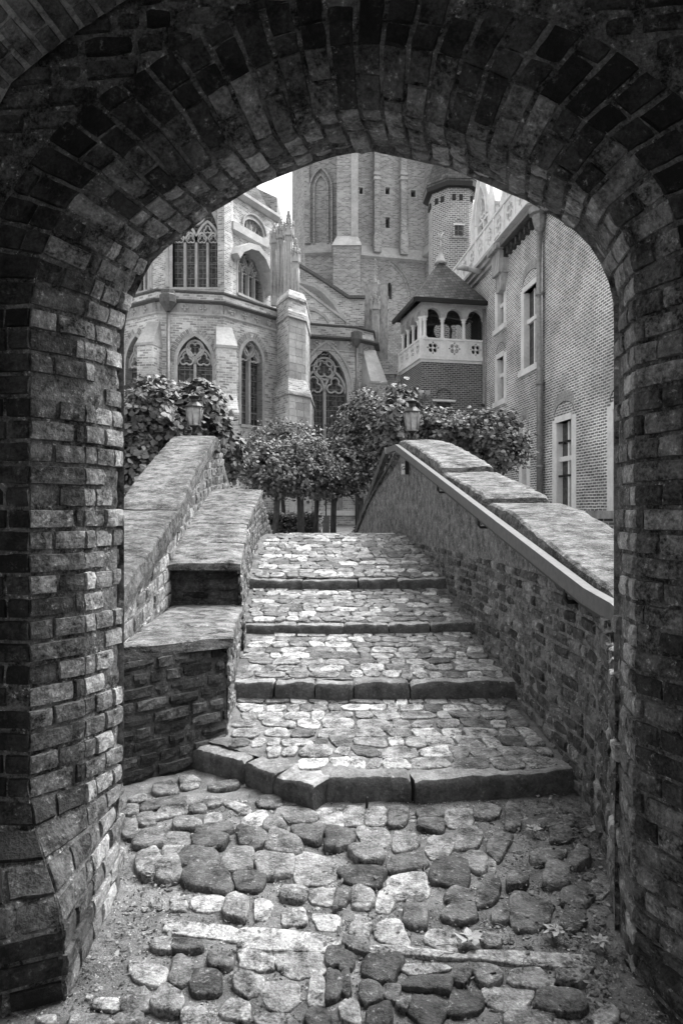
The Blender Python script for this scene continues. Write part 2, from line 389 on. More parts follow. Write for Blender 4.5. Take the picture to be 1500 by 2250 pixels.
# footings of the two jambs
def lump(mb, poly, z0, z1, tone, top=None, amp=.012, seg=6, lev=4):
    top = top or poly; n = len(poly); rings = []
    for l in range(lev+1):
        t = l/lev; ring = []
        for i in range(n):
            for k in range(seg):
                f = k/seg
                a = Vector(poly[i]).lerp(Vector(poly[(i+1) % n]), f); b = Vector(top[i]).lerp(Vector(top[(i+1) % n]), f)
                c = a.lerp(b, t); p = V(c.x, c.y, z0+(z1-z0)*t); p += noise.noise_vector(p*14)*amp+noise.noise_vector(p*40)*amp*.4; ring.append(p)
        rings.append(ring)
    cen = V(sum(p.x for p in rings[-1])/len(rings[-1]), sum(p.y for p in rings[-1])/len(rings[-1]), z1+.0)
    for q in (.93, .6): rings.append([cen.lerp(p, q)+V(0, 0, .012+(noise.noise(p*9+V(q*7, 0, 0)))*amp*.7) for p in rings[lev]])
    mb.loft(rings, tone, smooth=True)
# FOOT
# near vault that covers the passage in front of the arch
vt = thing('brick_vault', 'dark brick barrel vault of the passage, seen at the top left corner', 'vault')
c4 = [f2.uv(x, y) for x, y in [(-12, 420), (-12, 300), (0, 222), (80, 152), (165, 88), (230, 45), (300, 2), (420, -70), (560, -140), (800, -200), (1100, -190), (1400, -110), (1600, 20), (1720, 200), (1760, 420)]]
c4 = [(c4[0][0], 0), (c4[0][0], .8), (c4[0][0], 1.6)]+c4+[(c4[-1][0], 1.6), (c4[-1][0], .8), (c4[-1][0], 0)]
LL = [0]
for i in range(1, len(c4)): LL.append(LL[-1]+math.dist(c4[i], c4[i-1]))
def vS(u, v, d):
    u = max(0, min(LL[-1]-1e-4, u)); i = 1
    while LL[i] < u: i += 1
    f = (u-LL[i-1])/(LL[i]-LL[i-1]); a, b = Vector(c4[i-1]), Vector(c4[i]); p = a.lerp(b, f); t = (b-a).normalized(); nn = Vector((t.y, -t.x))
    p = p+nn*d; return f2.pt(p.x, p.y, v+.012)
mb, mm = MB(), MB(); u = 2.2; k = 0
while u < 4.9:
    v = 0 if k % 2 else -.10
    while v < .85:
        a = max(v, 0)
        if v+.2-a > .04: brickcell(mb, vS, u+.006, u+.073, a+.006, v+.2-.006, R.uniform(0, .5), .007, 2, 3, .03, .002, .004)
        v += .2
    u += .079; k += 1
rings = [[vS(LL[-1]*i/60, v, -.014 if v < .9 else .0) for v in (0, .4, .86, .861, 1.8, 2.9)] for i in range(61)]
mm.loft(rings, .5, closed=False)
outer_ = [[vS(LL[-1]*i/60, v, -.4) for v in (0.02, 2.9)] for i in range(61)]
mm.loft(outer_, .5, closed=False)
o_ = mb.build('vault_brickwork', m_vault, vt); mm.build('mortar_bed', m_vmort, o_)

# ================= paving =================
TR = [(3.70, .0), (3.90, .13), (5.0, .21), (5.0, .333), (6.15, .485), (6.15, .567), (7.3, .753), (7.3, .846), (9.0, 1.235), (9.6, 1.27), (10.4, 1.22), (12.5, .98)]
def gz(y):
    if y < 3.72: return 0
    if y < 5.0: return .13+.08*(y-3.72)/1.28
    for i in range(2, len(TR)-1):
        if TR[i][0] <= y < TR[i+1][0]: return TR[i][1]+(TR[i+1][1]-TR[i][1])*(y-TR[i][0])/(TR[i+1][0]-TR[i][0])
    return .95
def interp(path, y):
    for (a, b), (c, d) in zip(path, path[1:]):
        if b <= y <= d: return a+(c-a)*(y-b)/(d-b)
    return path[0][0] if y < path[0][1] else path[-1][0]
RW = [(1.03, 2.60), (1.19, 3.05), (1.29, 3.5), (1.31, 3.75), (1.27, 5.0), (1.21, 6.15), (1.12, 7.3), (1.0, 8.6), (.86, 9.5), (.72, 10.1), (.42, 11.3), (.20, 12.4)]
LW = [(-.74, 3.9), (-.745, 4.35), (-.80, 5.0), (-.88, 6.15), (-1.0, 7.3), (-1.05, 9.0), (-.98, 9.6), (-.7, 12.5)]
def cobble(mb, c, ax, bx, h, tone, n=14, blocky=False, gr=0):
    """c centre on the ground, ax / bx half-axis vectors (2D)"""
    off = V(R.random()*99, R.random()*99, 0); ex = R.uniform(3.5, 7); tz, sh, cv = R.uniform(-.22, .22), R.uniform(-.25, .25), R.uniform(-.18, .18); rings = []
    skew = [R.uniform(.82, 1.08) for _ in range(4)]; cut = [R.uniform(1.42, 2.1) for _ in range(4)]
    if blocky: ex = R.uniform(3.5, 8); cv *= .6; cut = [R.uniform(1.5, 2.2) for _ in range(4)]
    tilt = (R.uniform(-.15, .15), R.uniform(-.15, .15))
    prof = [(1.03, -.4), (1.01, .55), (.98, .84), (.925, .97), (.5, 1.0)]
    for q, hh in prof:
        ring = []
        for k in range(n):
            a = 2*math.pi*(k+.5)/n; ca, sa = math.cos(a), math.sin(a)
            r = (abs(ca)**ex+abs(sa)**ex)**(-1/ex); r = min(r, cut[int(a/(math.pi/2)) % 4]/max(.01, (abs(ca)+abs(sa))))
            r *= (1+.12*noise.noise(V(ca*1.6, sa*1.6, 0)+off)+.10*noise.noise(V(ca*4.5, sa*4.5, 0)+off))
            r *= skew[int(a/(math.pi/2)) % 4]*.5+.5
            x, y = ca*r*q, sa*r*q; x, y = x*(1+tz*y)+sh*y*.6+cv*y*y, y*(1+cv*x)
            z = hh*h*(1+tilt[0]*x+tilt[1]*y)+.10*h*noise.noise(V(x*3, y*3, 5)+off)
            ring.append(V(c[0]+ax[0]*x+bx[0]*y, c[1]+ax[1]*x+bx[1]*y, c[2]+z+gr*(ax[1]*x+bx[1]*y)))
        rings.append(ring)
    mb.loft(rings, tone, smooth=True)
def sheet(mb, x0f, x1f, y0, y1, zf, step=.035, amp=.008, nx=50):
    ny = max(2, int((y1-y0)/step)); rings = []
    for j in range(ny+1):
        y = y0+(y1-y0)*j/ny; a, b = x0f(y), x1f(y); row = []
        for i in range(nx+1):
            x = a+(b-a)*i/nx; row.append(V(x, y, zf(y)+amp*noise.noise(V(x*9, y*9, 0))+amp*.6*noise.noise(V(x*30, y*30, 0))))
        rings.append(row)
    mb.loft(rings, .5, closed=False, smooth=True)
A_ = [(835,130,85,50,-5,5),(725,160,110,55,-5,4),(605,205,80,30,-5,5),(720,220,190,45,-8,3),(755,260,130,40,-8,5),(575,250,70,40,-5,4),(640,300,80,55,-10,4),(870,245,75,35,0,4),(935,215,80,40,0,5),(985,150,130,30,-12,4),(815,320,120,40,-8,4),(1040,235,120,35,20,6),(1180,215,110,50,0,3),(935,290,80,45,0,5),(1120,290,130,65,-20,9),(1200,322,95,60,-15,4),(945,342,160,40,-3,3),(1300,275,180,65,5,4),(1440,290,130,90,0,7),(660,380,140,80,-10,4),(775,385,130,60,0,4),(920,397,155,65,0,2),(1105,380,130,90,15,3),(1255,405,150,90,10,4),(1345,360,140,70,10,3),(1470,380,80,90,0,2),(660,485,120,120,-20,5),(760,440,90,50,0,5),(740,520,110,95,-15,4),(870,470,180,90,5,2),(1048,475,135,100,3,4),(905,560,210,85,8,2),(1205,490,165,110,-5,5),(1390,510,190,130,5,6),(1095,570,130,75,5,2),(570,340,70,80,0,4),(785,650,70,70,0,6),(920,655,150,70,-5,8),(1040,675,110,110,20,5),(1155,685,75,90,8,8),(1290,625,110,60,0,5),(1430,625,140,75,3,6),(1290,715,110,80,0,6),(1440,740,110,70,0,7),(890,775,340,60,6,9),(1265,820,400,85,4,9),(715,840,110,60,0,5),(825,848,125,50,0,2),(1130,910,155,85,5,8),(970,915,110,65,0,4),(1330,925,200,110,-5,6),(655,965,170,85,8,7),(800,965,100,130,20,4),(905,1010,130,105,0,2),(1085,1010,130,100,20,5),(1240,1060,160,130,-5,6),(1395,1035,75,130,0,6),(465,1090,115,50,3,8),(600,1090,130,90,-20,4),(740,1085,130,120,25,5),(855,1150,120,90,-10,7),(1040,1120,120,90,10,7),(1200,1170,150,70,0,6),(1400,1165,110,90,20,2),(200,1185,90,40,0,5),(400,1180,180,50,0,5),(560,1170,130,60,0,4),(1470,900,80,80,0,2),(1470,1020,70,120,0,2)]
B_ = [(55,270,100,80,0,6),(150,280,90,80,0,5),(250,285,90,80,0,3),(385,270,110,45,0,3),(390,322,120,50,5,3),(515,285,125,80,0,6),(640,262,115,60,3,4),(755,280,70,110,0,4),(930,310,170,40,-5,5),(965,365,100,65,0,3),(20,385,80,80,0,2),(145,365,130,90,0,6),(280,385,110,80,-15,5),(425,415,110,105,15,6),(560,375,110,95,10,5),(690,405,80,120,30,4),(115,455,140,80,0,4),(285,483,165,75,-8,3),(475,525,165,110,5,2),(585,475,110,80,15,5),(650,485,55,100,5,6),(910,455,150,60,-10,4),(1045,470,70,90,35,4),(95,545,190,85,5,2),(290,575,180,120,-10,8),(195,645,80,110,15,8),(95,640,100,90,10,5),(0,640,60,80,0,3),(325,700,100,130,0,3),(525,640,130,80,20,3),(520,705,140,70,5,3),(650,610,90,140,15,3),(775,570,90,60,0,3),(945,545,120,100,0,4),(1035,640,140,80,10,3),(1135,580,90,100,40,6),(830,700,180,160,10,3),(1020,730,100,110,30,2),(700,720,80,60,0,3),(85,765,90,100,10,6),(210,780,130,100,0,7),(435,815,140,80,20,6),(655,830,90,50,10,5),(60,845,120,50,10,3),(340,870,420,35,6,8),(820,900,540,60,4,8),(170,950,160,110,3,2),(370,940,190,45,-5,8),(375,1010,210,65,3,2),(520,975,80,70,15,3),(645,980,120,80,0,4),(815,985,165,85,5,5),(1010,985,130,60,0,5),(130,1055,100,90,0,3),(215,1060,80,70,20,3),(370,1130,170,130,25,2),(545,1095,155,110,0,2),(720,1075,200,100,10,6),(960,1095,210,90,4,3),(35,1125,90,110,0,6),(165,1165,120,90,-15,2),(270,1110,60,60,0,4),(820,1170,200,80,0,5),(1160,1150,90,110,50,6),(950,1185,80,40,0,6),(25,915,70,80,0,2),(15,1010,50,110,0,2)]
TONE = [0, .0, .03, .10, .2, .32, .44, .54, .64, .72]
mb = MB(); done = []
def gp(px, py):
    Y = (EYE-.022)*F/(py-YH); return Vector(((px-750)/F*Y, Y))
for lst, ox, oy in ((A_, 0, 1650), (B_, 750, 1650)):
    for cx, cy, w_, h_, ro, tn in lst:
        cx, cy, w_, h_ = ox+cx/2, oy+cy/2, w_*.5, h_*.5; a = math.radians(ro)
        ex_, ey_ = Vector((math.cos(a), math.sin(a)))*w_/2, Vector((-math.sin(a), math.cos(a)))*h_/2
        c = gp(cx, cy); ax = (gp(cx+ex_.x, cy+ex_.y)-gp(cx-ex_.x, cy-ex_.y))/2; bx = (gp(cx-ey_.x, cy-ey_.y)-gp(cx+ey_.x, cy+ey_.y))/2
        big = max(ax.length, bx.length)
        h = R.uniform(.018, .030) if tn < 6 else R.uniform(.009, .015)
        if 1790 < cy < 1960 and tn < 5: h *= 1.35
        cobble(mb, (c.x, c.y, .0), ax*1.09, bx*1.09, h, TONE[tn]+R.uniform(-.03, .05), 18)
        done.append((c, max(ax.length, bx.length), (ax.length*bx.length)**.5, ax.normalized(), ax.length, bx.length))
def free(x, y, r):
    for c, big, m_, e, la, lb in done:
        dx, dy = x-c.x, y-c.y
        if abs(dx)+abs(dy) < big+r+.3:
            pu = abs(dx*e.x+dy*e.y); pv = abs(-dx*e.y+dy*e.x)
            if pu < la+r and pv < lb+r: return False
    return True
# small stones in the gaps and the rows outside the frame
y = .2
while y < 3.66:
    x = -1.3+R.random()*.1
    while x < 1.4:
        L = R.uniform(.12, .2); r_ = .055
        if y < 2.02 and (x+L/2) < 1.2:
            cobble(mb, (x+L/2, y+R.uniform(-.01, .01), 0), (L/2*.93, R.uniform(-.005, .005)), (0, r_), R.uniform(.02, .03), R.choice(TONE[2:8]), 14)
        x += L
    y += .125
for _ in range(1500):
    x, y = R.uniform(-1.2, 1.3), R.uniform(2.05, 3.68); r_ = R.uniform(.004, .013)
    if x > interp(RW, y)-r_ or (y > 3.3 and x > .2 and y > 3.62): continue
    if free(x, y, r_*.8) and x > -.95:
        cobble(mb, (x, y, -.002), (r_*R.uniform(.8, 1.4), r_*.3), (-r_*.3, r_), r_*.45, R.uniform(0, .6), 8)
        if r_ > .018: done.append((Vector((x, y)), r_, r_, Vector((1, 0)), r_, r_))
def grit(mb, x, y, z, r, tone):
    a = R.random()*3; p = [V(x+r*math.cos(a+k*math.pi/2)*R.uniform(.7, 1.3), y+r*math.sin(a+k*math.pi/2)*R.uniform(.7, 1.3), z) for k in range(4)]; t = V(x, y, z+r*R.uniform(.5, 1.0))
    mb.add(p+[t], [(0, 1, 4), (1, 2, 4), (2, 3, 4), (3, 0, 4)], tone)
gm = MB()
for _ in range(14000):
    x, y = R.uniform(-1.1, 1.3), R.uniform(2.0, 3.75)
    if x > interp(RW, y)-.01 or not free(x, y, -.006): continue
    grit(gm, x, y, .003, R.uniform(.002, .006), R.choice([0, .1, .3, .5, .8]))
for _ in range(9000):
    y = R.uniform(3.95, 8.5); x = R.uniform(interp(LW, y)+.1, interp(RW, y)-.02)
    if y > 4.35: grit(gm, x, y, gz(y)-.010, R.uniform(.003, .007), R.choice([.2, .4, .6, .9]))
gm.build('grit', m_cobble, None, 'stuff')
o_ = mb.build('cobbled_passage_floor', m_cobble, None, 'structure')
mb = MB(); sheet(mb, lambda y: -1.6, lambda y: 1.9, -2.5, 2.0, lambda y: 0, .1); sheet(mb, lambda y: -1.6, lambda y: 1.6, 2.0, 4.4, lambda y: 0, .02, .011, 120)
mb.build('sandy_passage_ground', m_sand, None, 'structure')

# ================= stone stair =================
st = thing('stone_stair', 'cobbled ramp stair with four worn stone kerbs climbing between the walls', 'stairs')
def kerb(mb, pts, h, depth, tone=.5, drop=.2, lift=0):
    """stone along front-edge pts (x,y,ztop)"""
    n = 26; rings = []; off = V(R.random()*30, 0, 0)
    for i in range(n+1):
        f = i/n; k = f*(len(pts)-1); a = min(int(k), len(pts)-2); p = Vector(pts[a]).lerp(Vector(pts[a+1]), k-a)
        t = (Vector(pts[-1])-Vector(pts[0])); t.z = 0; t.normalize(); b = V(-t.y, t.x, 0); b = b if b.y > 0 else -b
        e = min(f, 1-f)*n; q = .014 if e < .5 else 0
        sec = [(0.004, -drop), (-.004, -h*.5), (0, -.022-q), (.012, -.007-q), (.03, 0-q), (depth*.55, .004-q), (depth, -.002-q), (depth+.01, -drop)]
        ring = []
        for k2, (d, z) in enumerate(sec):
            c = p+b*d+V(0, 0, z); c += noise.noise_vector(c*5+off)*.014+noise.noise_vector(c*14+off)*.010+noise.noise_vector(c*40+off)*.005
            ring.append(c)
        rings.append([rings_pt for rings_pt in ring])
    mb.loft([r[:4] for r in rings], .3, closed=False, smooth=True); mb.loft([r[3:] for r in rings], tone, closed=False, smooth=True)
    for r in (rings[0][::-1], rings[-1]): mb.add(r, [tuple(range(len(r)))], .1)
def steprow(name, kerbs, lab=None):
    s = MB()
    return kerbs
LW1 = [(-.10, 3.7), (-.30, 3.90), (-.50, 4.06), (-.82, 4.27), (-.75, 4.42), (-.80, 5.0), (-.80, 5.1)]
def tread(y0, y1, zf, rows, tl, parent, lmax=.2):
    mb = MB(); mg = MB(); LW = LW1 if y0 < 4 else globals()['LW']
    sheet(mg, lambda y: interp(LW, y)-(.02 if y < 4.3 else .08), lambda y: interp(RW, y)+.08, y0, y1, zf, .03, .01, 70)
    g = mg.build('tread', m_sand, parent)
    dy = (y1-y0)/rows; lo, hi = tl
    for j in range(rows):
        y = y0+dy*(j+.5); xl, xr = interp(LW, y)+.03, interp(RW, y)-.04; x = xl+R.random()*.06; bend = R.uniform(-.01, .01)
        while x < xr-.05:
            L = min(R.choice([R.uniform(.08, .13), R.uniform(.12, lmax), R.uniform(.15, lmax*1.25)]), xr-x); yy = y+bend*math.sin(x*2)+.022*noise.noise(V(x*2.2, y*5, 3))+R.uniform(-.010, .010)
            if L > .05:
                q = R.random(); tn = R.uniform(.08, .3) if q < .25 else (R.uniform(.3, .6) if q < .75 else R.uniform(.6, 1.0))
                if R.random() > .03: cobble(mb, (x+L/2, yy, zf(yy)+.001), (L/2*R.uniform(.90, 1.02), R.uniform(-.014, .014)), (R.uniform(-.015, .015), dy/2*R.uniform(.85, 1.18)), R.uniform(.010, .016), tn, 18, True, (zf(yy+.05)-zf(yy-.05))/.1+R.uniform(-.05, .05))
            x += L+.004
    c = mb.build('cobbles', m_cobble, g); return g
def kz(pts, Yd=None): return pts
def stp(kerbpts, h, depth, treadargs, edges):
    mb = MB(); t = tread(*treadargs)
    for a, b in edges:
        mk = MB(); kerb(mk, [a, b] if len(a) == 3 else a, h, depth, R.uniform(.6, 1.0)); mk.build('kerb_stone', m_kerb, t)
    return t
def kx(px, py, z):
    Y = (EYE-z)*F/(py-YH); return V((px-750)/F*Y, Y, z)
k1 = [(kx(420, 1642, .13), kx(535, 1672, .135)), (kx(540, 1675, .135), kx(598, 1698, .14)), (kx(602, 1702, .13), kx(690, 1726, .135)), (kx(704, 1710, .135), kx(902, 1712, .13)), (kx(912, 1716, .13), kx(1278, 1690, .135))]
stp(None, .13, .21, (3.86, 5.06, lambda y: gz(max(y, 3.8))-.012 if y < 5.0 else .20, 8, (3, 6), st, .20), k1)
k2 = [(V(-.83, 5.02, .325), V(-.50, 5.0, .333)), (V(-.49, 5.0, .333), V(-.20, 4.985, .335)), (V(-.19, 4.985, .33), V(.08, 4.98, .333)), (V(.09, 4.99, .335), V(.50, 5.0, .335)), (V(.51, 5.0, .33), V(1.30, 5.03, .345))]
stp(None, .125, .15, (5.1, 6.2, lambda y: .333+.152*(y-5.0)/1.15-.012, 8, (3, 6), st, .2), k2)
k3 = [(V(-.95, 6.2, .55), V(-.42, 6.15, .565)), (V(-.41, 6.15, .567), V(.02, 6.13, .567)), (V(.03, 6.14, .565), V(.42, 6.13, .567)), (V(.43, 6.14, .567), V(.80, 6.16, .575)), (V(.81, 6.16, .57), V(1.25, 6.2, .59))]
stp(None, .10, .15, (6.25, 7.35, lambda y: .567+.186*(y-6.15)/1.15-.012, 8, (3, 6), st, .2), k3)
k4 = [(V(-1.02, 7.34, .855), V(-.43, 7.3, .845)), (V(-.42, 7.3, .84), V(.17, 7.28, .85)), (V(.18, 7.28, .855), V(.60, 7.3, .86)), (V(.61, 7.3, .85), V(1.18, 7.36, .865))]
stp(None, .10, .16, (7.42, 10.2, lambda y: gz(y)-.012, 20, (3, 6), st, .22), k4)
mb = MB(); sheet(mb, lambda y: interp(LW, y)-.4, lambda y: interp(RW, y)+.4, 10.15, 13.0, lambda y: gz(y)-.012, .2, .005, 12); mb.build('tread', m_sand, st)
mk = MB(); mk.tube([(.135, 3.66, -.02), (.137, 3.655, .06)], .008, 8); mk.build('iron_pin', m_black, st)

# ================= stair walls =================
def pathS(path, out):
    L = [0]; pts = [Vector(p) for p in path]
    for i in range(1, len(pts)): L.append(L[-1]+(pts[i]-pts[i-1]).length)
    def S(u, z, d):
        i = 1
        while i < len(L)-1 and L[i] < u: i += 1
        t = (pts[i]-pts[i-1]).normalized(); p = pts[i-1]+t*(u-L[i-1]); n = Vector((-t.y, t.x))*out
        p = p+n*(d+.035*noise.noise(V(u*.9, z*1.1, out*5))); return V(p.x, p.y, z)
    return S, L[-1]
def brickwall(mb, mm, path, out, zlo, zhi, ch=.076, bl=(.17, .23), rough=.008, slope=0, miss=.02, gu=3, tones=btone, back=.03):
    S, T = pathS(path, out); k = 0; z = 0
    zmax = max(zhi(0), zhi(T))+slope*T+.1
    z = min(zlo(0), zlo(T))-abs(slope)*T-.1
    while z < zmax:
        u = -(.5*bl[0] if k % 2 else 0)
        while u < T:
            L = R.uniform(*bl)*(1 if R.random() > .3 else .5); a, b = max(u, 0), min(u+L, T)
            um = (a+b)/2; zz = z+slope*um
            if b-a > .03 and zz+ch > zlo(um) and zz < zhi(um)-.0 and R.random() > miss:
                S2 = lambda p, q, d, s=slope: S(p, q+s*p, d)
                top = min(z+ch-.005, zhi(um)-slope*um)
                if top-z > .025: brickcell(mb, S2, a+.005, b-.005, z+.004, top, tones(), .009, gu, 2, back, .002, rough, R.uniform(-.008, .006))
            u += L
        z += ch; k += 1
    n = max(8, int(T/.12)); m_ = 10
    rings = [[S(T*i/n, zlo(T*i/n)+(zhi(T*i/n)-zlo(T*i/n))*j/m_, -.012+.008*noise.noise(V(i*.9, j*1.3, 2))) for j in range(m_+1)] for i in range(n+1)]
    mm.loft(rings, .5, closed=False, smooth=True)
def ywise(path):
    L = [0]
    for a, b in zip(path, path[1:]): L.append(L[-1]+math.dist(a, b))
    def f(u):
        for i in range(len(path)-1):
            if u <= L[i+1] or i == len(path)-2: return path[i][1]+(path[i+1][1]-path[i][1])*(u-L[i])/(L[i+1]-L[i])
    return f
def topR(y):   # inner top edge of right coping
    for (a, b), (c, d) in zip(TOPR, TOPR[1:]):
        if a <= y <= c: return b+(d-b)*(y-a)/(c-a)
    return TOPR[0][1] if y < TOPR[0][0] else TOPR[-1][1]
TOPR = [(2.6, 1.06), (3.33, 1.236), (5.0, 1.615), (5.68, 1.70), (7.24, 2.04), (9.3, 2.56), (9.6, 2.58), (10.2, 2.35), (11.3, 1.8), (12.4, 1.15)]
rp = thing('right_parapet', 'right stair wall of weathered brick under thick sloping stone coping', 'parapet wall')
rp.name = 'stair_parapet'
yf = ywise(RW); mb, mm = MB(), MB()
brickwall(mb, mm, RW, 1, lambda u: gz(yf(u))-.12, lambda u: topR(yf(u))-.10, .078, (.17, .24), .010, .0, .015)
o_ = mb.build('brickwork', m_wallbrick, rp); mm.build('mortar_bed', m_wallmort, o_)
def copstone(mb, path, ztf, y0, y1, out, wd, th, tone, over=.05, dz=0, n=34, crown=.0, tilt=.0):
    rings = []; off = V(R.random()*20, 3, 0)
    for i in range(n+1):
        y = y0+(y1-y0)*i/n; x = interp(path, y); e = min(i, n-i); q = .03 if e == 0 else (.006 if e == 1 else 0)
        z = ztf(y)+dz; s = -out
        sec = [(over, -th), (-over*1.0, -th), (-over-.008, -th*.66), (-over-.004, -th*.33), (-over, -.018), (-over+.018, -.002), (wd*.2, 0), (wd*.35, 0), (wd*.5, 0), (wd*.65, 0), (wd*.8, 0), (wd-.02, -.003), (wd, -.02), (wd, -th), (wd*.5, -th)]
        ring = []
        for d, zz in sec:
            p = V(x-out*d*1.0, y, z+zz-q+tilt*(i/n-.5))
            p += noise.noise_vector(p*4+off)*.012+noise.noise_vector(p*13+off)*.009+noise.noise_vector(p*38+off)*.006; ring.append(p)
        rings.append(ring)
    mb.loft(rings, tone, smooth=False)
RC = [(1.335, 2.6), (1.33, 3.5), (1.31, 3.75)]+RW[4:]
for a, b, dz, tn in ((9.62, 7.28, .01, .8), (7.24, 5.72, -.005, .65), (5.60, 2.9, -.01, .5)):
    mk = MB(); copstone(mk, RC, topR, b, a, -1, .50, .15, tn, dz=dz, tilt=-.05 if b > 3 else -.02); mk.build('coping_stone', m_coping, rp)
mk = MB(); copstone(mk, RW, topR, 9.64, 12.3, -1, .5, .15, .5, over=-.02); mk.build('coping_stone', m_coping, rp)
mk = MB(); mk.prism([(1.75, 2.7), (1.75, 5), (1.70, 7.3), (1.5, 9.4), (1.2, 10.2), (.9, 12), (1.3, 12), (1.9, 9.4), (2.0, 2.7)], 0, .9, .4); mk.build('wall_core', m_wallbrick, rp)

TOPL = [(3.0, .85), (4.4, 1.20), (5.9, 1.62), (9.0, 2.58), (9.3, 2.58), (10, 1.95), (10.8, 1.2)]
def topL(y):
    for (a, b), (c, d) in zip(TOPL, TOPL[1:]):
        if a <= y <= c: return b+(d-b)*(y-a)/(c-a)
    return TOPL[-1][1]
PL = [(-1.36, 3.0), (-1.37, 3.9), (-1.38, 4.4), (-1.44, 5.9), (-1.58, 7.2), (-1.70, 9.0), (-1.66, 9.3), (-1.62, 10), (-1.6, 10.8)]
lp = thing('stair_parapet', 'tall left stair wall of pale brick with broad sloping stone coping behind the bench', 'parapet wall')
yl = ywise(PL); mb, mm = MB(), MB()
brickwall(mb, mm, PL, -1, lambda u: gz(yl(u))-.1, lambda u: topL(yl(u))-(.12 if yl(u) < 9.2 else .03), .115, (.22, .32), .009, .10, .01, tones=lambda: R.uniform(.0, .6))
o_ = mb.build('brickwork', m_wallbrick, lp); mm.build('mortar_bed', m_wallmort, o_)
for a, b, tn in ((9.2, 5.95, .8), (5.9, 3.9, .62), (3.86, 2.9, .6)):
    mk = MB(); copstone(mk, PL, topL, b, a, 1, .52, .19, tn, over=.04); mk.build('coping_stone', m_coping, lp)
mk = MB(); rr_ = []
for i in range(40):
    y = 3+7.9*i/39; x = interp(PL, y)-.03; tz = topL(y)-(.13 if y < 9.2 else .01); e = .0 if y < 9.2 else .03
    row = []
    for k, (dx, z) in enumerate(((0, 0), (0, tz*.5), (0, tz), (-.16, tz), (-.32, tz), (-.47, tz), (-.47, tz*.5), (-.47, 0))):
        p = V(x+dx, y, z); row.append(p+noise.noise_vector(p*7)*e+noise.noise_vector(p*20)*e*.5)
    rr_.append(row)
mk.loft(rr_, .3); mk.build('wall_core', m_wallmort, lp)

def footing(path, out, h, back):
    mb, mm = MB(), MB(); brickwall(mb, mm, path, out, lambda u: -.05, lambda u: h, .085, (.2, .26), .012, 0, .0, tones=lambda: R.uniform(0, .7))
    o = mb.build('footing', m_oldbrick, arc_t); mm.build('mortar_bed', m_mortar, o)
    mm = MB(); n = 30; L = []
    for i in range(n+1):
        f = i/n*(len(path)-1); a = min(int(f), len(path)-2); p = Vector(path[a]).lerp(Vector(path[a+1]), f-a); q = Vector(back[a]).lerp(Vector(back[a+1]), f-a); row = []
        for j in range(7):
            c = p.lerp(q, j/6); r = V(c.x, c.y, h-.004+(.10 if h > .15 else .04)*(j/6)**.7); r += noise.noise_vector(r*16)*.016+noise.noise_vector(r*45)*.006; row.append(r)
        L.append(row)
    mm.loft(L, .3, closed=False); mm.build('sloping_top', m_shaded, o)
footing([(1.20, 1.6), (1.09, 1.9), (1.04, 2.15), (1.0, 2.33), (1.02, 2.45)], 1, .09, [(1.3, 1.6), (1.16, 1.9), (1.1, 2.16), (1.02, 2.34), (1.03, 2.5)])
# stone bench: stepped slabs on brick, left of the stair
bn = thing('stone_bench', 'stepped stone slab bench on dark brick base between left wall and stair', 'bench')
def plank(mb, poly, zf, th, tone, n=22):
    """poly: 4 plan corners (nearL, nearR, farR, farL)"""
    a, b, c, d = [Vector(p) for p in poly]; rings = []; off = V(R.random()*20, 0, 0)
    for i in range(n+1):
        f = i/n; l = a.lerp(d, f); r = b.lerp(c, f); top, bot = [], []
        for k in range(9):
            p = l.lerp(r, k/8); z = zf(p.y); e = .012 if k in (0, 8) else 0; e += .010 if i in (0, n) else 0
            q = V(p.x, p.y, z-e); q += noise.noise_vector(q*6+off)*.010+noise.noise_vector(q*22+off)*.005; top.append(q)
            bot.append(V(p.x, p.y, z-th))
        rings.append(top+bot[::-1])
    mb.loft(rings, tone, smooth=False)
mk = MB(); plank(mk, [(-1.32, 3.98), (-.69, 4.33), (-.745, 4.78), (-1.36, 4.55)], lambda y: .80, .075, .62); mk.build('seat_slab', m_coping, bn)
mk = MB(); plank(mk, [(-1.36, 4.565), (-.747, 4.795), (-.79, 5.35), (-1.39, 5.2)], lambda y: .805, .075, .72); mk.build('seat_slab', m_coping, bn)
mk = MB(); plank(mk, [(-1.39, 5.215), (-.792, 5.365), (-.85, 6.0), (-1.44, 6.0)], lambda y: .80, .075, .68); mk.build('seat_slab', m_coping, bn)
ramp_ = lambda y: 1.17+.21*(y-5.7)
ys = [5.68, 6.35, 7.1, 8.0, 9.1]
for i, (a, b) in enumerate(zip(ys, ys[1:])):
    mk = MB(); plank(mk, [(interp(PL, a)-.02, a), (interp(LW, a)+.01, a), (interp(LW, b-.02)+.0, b-.02), (interp(PL, b-.02)-.02, b-.02)], ramp_, .07, R.uniform(.6, .85)); mk.build('ramp_slab', m_coping, bn)
mb, mm = MB(), MB()
brickwall(mb, mm, [(-1.30, 3.90), (-.735, 4.37)], -1, lambda u: -.05, lambda u: .74, .08, (.2, .26), .012, 0, .03, tones=lambda: R.uniform(0, .8))
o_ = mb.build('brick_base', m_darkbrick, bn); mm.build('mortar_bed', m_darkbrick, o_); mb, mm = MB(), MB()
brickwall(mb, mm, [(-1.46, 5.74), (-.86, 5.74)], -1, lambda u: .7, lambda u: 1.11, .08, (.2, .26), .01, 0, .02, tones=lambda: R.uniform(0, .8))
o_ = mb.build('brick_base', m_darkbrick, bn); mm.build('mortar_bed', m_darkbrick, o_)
mb, mm = MB(), MB()
lw2 = [(-.735, 4.37), (-.79, 5.0), (-.86, 6.05)]
